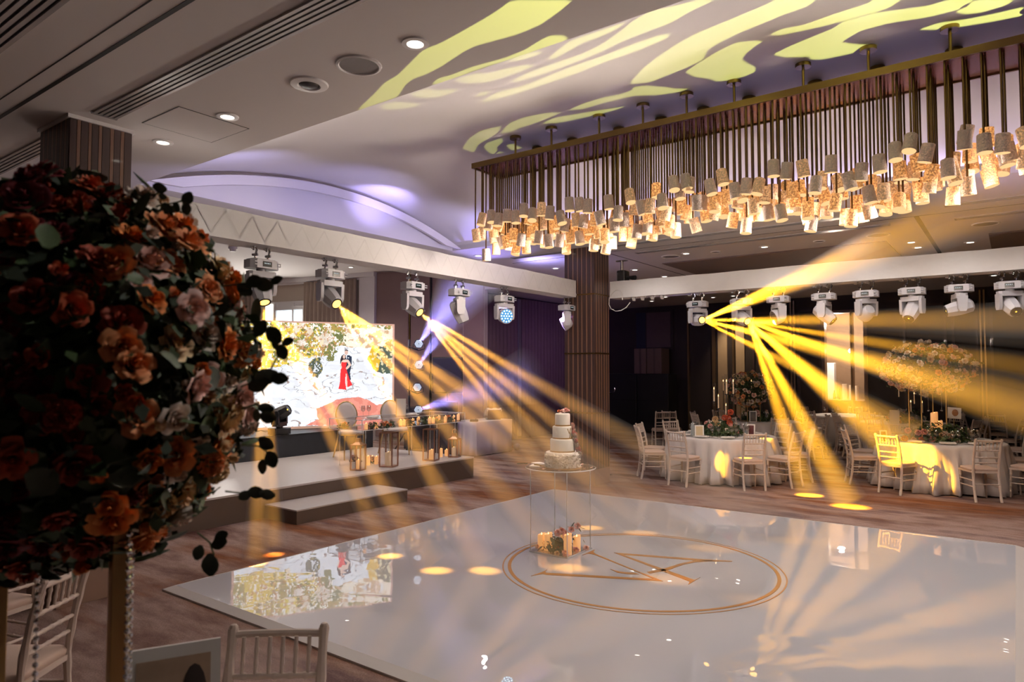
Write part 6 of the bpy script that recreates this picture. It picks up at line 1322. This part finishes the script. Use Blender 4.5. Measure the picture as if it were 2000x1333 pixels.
for px, py, c_, s_ in ((1089, 1042, 'pink', .036), (1097, 1037, 'pink', .032), (1105, 1043, 'pink', .034), (1128, 1028, 'pink', .032), (1116, 1035, 'pink', .030), (1091, 1072, 'pink', .036), (1107, 1064, 'pink', .036), (1105, 1080, 'pink', .037), (1125, 1074, 'pink', .03), (1052, 1068, 'blush', .028), (1145, 1071, 'blush', .028), (1081, 1066, 'blush', .03), (1088, 1082, 'cream', .026), (1127, 1064, 'blush', .03), (1060, 1062, 'cream', .02)):
    dz = {1042: .20, 1037: .22, 1043: .20, 1028: .25, 1035: .22}.get(py, None)
    if dz is None: q = at(px, py+5, BZ); q = Vector((q.x, q.y, BZ+.035))
    else: q = atd(px, py, 7.12)
    q.x = min(CX1-.04, max(CX0+.04, q.x)); q.y = min(CY1-.04, max(CY0+.04, q.y))
    q = atd(px, py, (q-CAMP).dot(FW)); o = place('rose', K[c_]['rose'], t, (q.x-ccx, q.y-ccy, q.z-BZ), orient((.5, -.7, .6), rnd)); o.scale = (s_,)*3
# ================================================================== FOREGROUND
fc = atd(122, 728, 1.70); T0 = Vector((fc.x, fc.y-.05, 0))
round_table(T0, .86, 'near dining table under its cloth below the dark flower arrangement', 'round dining tables'); table_cloth('white tablecloth on the near table below the dark flowers', T0, .88, 8, 'white tablecloths')
t = thing('floral_arrangement', 'huge dark foreground arrangement of peach, coral and white roses', 'flowers', (fc.x, fc.y, fc.z)); rnd = random.Random(101)
R_ = (.44, .44, .465)
g = MB(); g.ball((0, 0, 0), 1, 20, 14, (R_[0]*.72, R_[1]*.72, R_[2]*.76)); g.build('moss_core', m_leafd, t); foliage(t, (0, 0, 0), R_, 4200, .060, rnd, shell=(.72, 1.02)); foliage(t, (0, 0, 0), R_, 1500, .045, rnd, mats=m_leafd, shell=(.9, 1.06))
N_ = 560
for i in range(N_):
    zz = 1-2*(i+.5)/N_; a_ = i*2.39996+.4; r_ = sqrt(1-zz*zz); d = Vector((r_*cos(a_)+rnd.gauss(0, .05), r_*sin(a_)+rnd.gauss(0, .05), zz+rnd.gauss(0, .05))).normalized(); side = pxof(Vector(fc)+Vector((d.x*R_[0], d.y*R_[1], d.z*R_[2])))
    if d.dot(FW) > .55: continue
    if side < 120: pal = (('wine', 6), ('rust', 4), ('coral', 1))  # left blooms are redder, and darkened for the shade on that side
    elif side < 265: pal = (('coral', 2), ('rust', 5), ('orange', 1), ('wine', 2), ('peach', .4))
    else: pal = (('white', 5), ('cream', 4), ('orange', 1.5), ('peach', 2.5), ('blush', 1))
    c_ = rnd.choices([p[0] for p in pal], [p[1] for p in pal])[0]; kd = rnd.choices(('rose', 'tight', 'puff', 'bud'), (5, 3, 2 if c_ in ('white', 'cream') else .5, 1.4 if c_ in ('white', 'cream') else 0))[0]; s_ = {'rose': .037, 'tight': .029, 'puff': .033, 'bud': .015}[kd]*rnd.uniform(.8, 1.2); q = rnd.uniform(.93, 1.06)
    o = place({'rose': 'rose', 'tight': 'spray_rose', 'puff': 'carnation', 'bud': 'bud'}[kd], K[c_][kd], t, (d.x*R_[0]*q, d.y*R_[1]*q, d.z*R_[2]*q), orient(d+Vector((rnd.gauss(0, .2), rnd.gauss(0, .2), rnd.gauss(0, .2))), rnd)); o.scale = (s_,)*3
leaves(t, (0, 0, 0), R_, 70, .075, rnd, me=EUC, rr=(1.0, 1.1)); leaves(t, (0, 0, 0), R_, 60, .075, rnd, me=LEAF, rr=(1.0, 1.12))
def sprig(pts, discs, dep=1.66):
    W = [atd(px, py, dep)-fc for px, py in pts]; g = MB(); g.tube(W, .0022, 5); s = g.build('sprig', m_stem, t)
    for px, py, w, tw in discs:
        q = atd(px, py, dep-.01)-fc; o = place('round_leaf', EUC, s, q, None); k = w*.85*dep/FPX; o.scale = (k, k, k); d = (RT*cos(tw)-UP*sin(tw)); nrm = (-FW+RT*rnd.uniform(-.5, .5)+UP*rnd.uniform(-.5, .5)); yv = d; zv = (nrm-yv*nrm.dot(yv)).normalized(); xv = yv.cross(zv); o.rotation_mode = 'QUATERNION'; o.rotation_quaternion = Matrix((xv, yv, zv)).transposed().to_quaternion(); o.location = q-d*k*.5
sprig([(280, 395), (300, 382), (318, 372)], [(312, 367, 34, .2), (298, 384, 18, 2.8), (318, 384, 20, .3)])
sprig([(270, 425), (310, 402), (345, 396), (362, 390)], [(366, 388, 34, -1.1), (364, 408, 30, 1.4), (326, 414, 44, 1.2), (345, 404, 24, .9)])
sprig([(430, 560), (470, 555), (500, 552), (530, 558)], [(497, 550, 40, 3.0), (515, 556, 44, .2), (478, 566, 40, .6), (540, 548, 30, -.4)])
sprig([(470, 640), (510, 640), (540, 655)], [(508, 642, 44, 2.2), (535, 655, 46, .9), (538, 672, 30, 1.3), (562, 668, 30, -.3)])
sprig([(460, 760), (500, 745), (530, 720), (545, 690)], [(551, 688, 36, 1.2), (520, 735, 56, -.3), (546, 740, 40, .1), (505, 752, 50, 2.9)])
sprig([(470, 800), (500, 790), (520, 795)], [(520, 798, 38, .0), (523, 815, 40, .2), (502, 812, 30, 1.5)])
sprig([(470, 870), (505, 872), (525, 885)], [(520, 866, 40, .6), (530, 898, 40, 1.2), (513, 912, 34, 1.6)])
sprig([(440, 960), (480, 965), (520, 960)], [(500, 962, 40, 0), (522, 966, 38, .1), (478, 968, 32, 2.6)])
sprig([(385, 1040), (410, 1060), (418, 1085)], [(411, 1104, 52, 1.5), (428, 1062, 38, -.3), (432, 1048, 34, -.5), (388, 1080, 36, 1.9)])
sprig([(330, 420), (350, 440), (372, 450), (395, 462)], [(365, 447, 22, .3), (392, 462, 22, .2)])
s = thing('flower_stand', 'gold square post stand under the dark foreground flowers', 'flower stand', (fc.x, fc.y, TOP), YAW+.18)
for px, dd in ((236, 1.60), (6, 1.62)):
    q = atd(px, 900, dd); M_ = s.matrix_basis.inverted(); v = Matrix.Rotation(-(YAW+.18), 4, 'Z') @ (q-Vector((fc.x, fc.y, q.z)))
    g = MB(); g.box((v.x, v.y, (fc.z-.25-TOP)/2+.006), (.032, .032, fc.z-.25-TOP-.012), .60); g.build('post', m_gold, s, smooth=False, bevel=.0015)
    g = MB(); g.box((v.x, v.y, .005), (.16, .16, .010), .6); g.build('foot', m_gold, s, smooth=False)
g = MB(); g.box((0, 0, fc.z-.26-TOP), (.36, .30, .012)); g.build('top_plate', m_gold, s, smooth=False)
for px, dep, l in ((252, 1.52, 'crystal bead strand hanging beside the gold foreground post'), (258, 1.62, 'second crystal strand just behind the one at the gold post'), (76, 1.55, 'crystal bead strand at left below the dark foreground flowers')):
    p = atd(px, 1070, dep); crystal_strand(p.x, p.y, p.z+.04, .80, l, r=.0065, star=False)
p = atd(340, 1300, 1.98); t = thing('photo_card', 'large white framed photo card standing at the bottom of the near table', 'photo card', (p.x, p.y, TOP), YAW+.45)
g = MB(); g.bx(-.125, .125, -.005, .005, .0, .36); g.build('board', m_card, t, rot=(-.08, 0, 0), smooth=False); g = MB(); g.bx(-.098, .098, -.0065, -.005, .03, .325); g.build('print', mat('photo_print', (.45, .32, .22), .45, var=.5, scl=9), t, rot=(-.08, 0, 0), smooth=False)
g = MB(); g.ball((.055, -.008, .20), .05, 12, 8, (.7, .05, 2.0)); g.build('printed_figure', mat('print_dark', (.05, .035, .03), .5), t, rot=(-.08, 0, 0))
for px, dep, f, l in ((505, 2.42, atan2(-FW.y, -FW.x)+.05, 'pale chiavari chair back at the bottom edge beside the photo card'), (28, 3.45, YAW+pi, 'pale chiavari chair in shadow at the lower left corner'), (-20, 4.3, YAW+pi-.3, 'pale chiavari chair farther back in shadow at lower left')):
    p = atd(px, 900, dep); chair(p.x, p.y, f, l, 'chairs near the dark foreground table')
# plates of the near table stay below the frame
print('objects', len(bpy.data.objects))
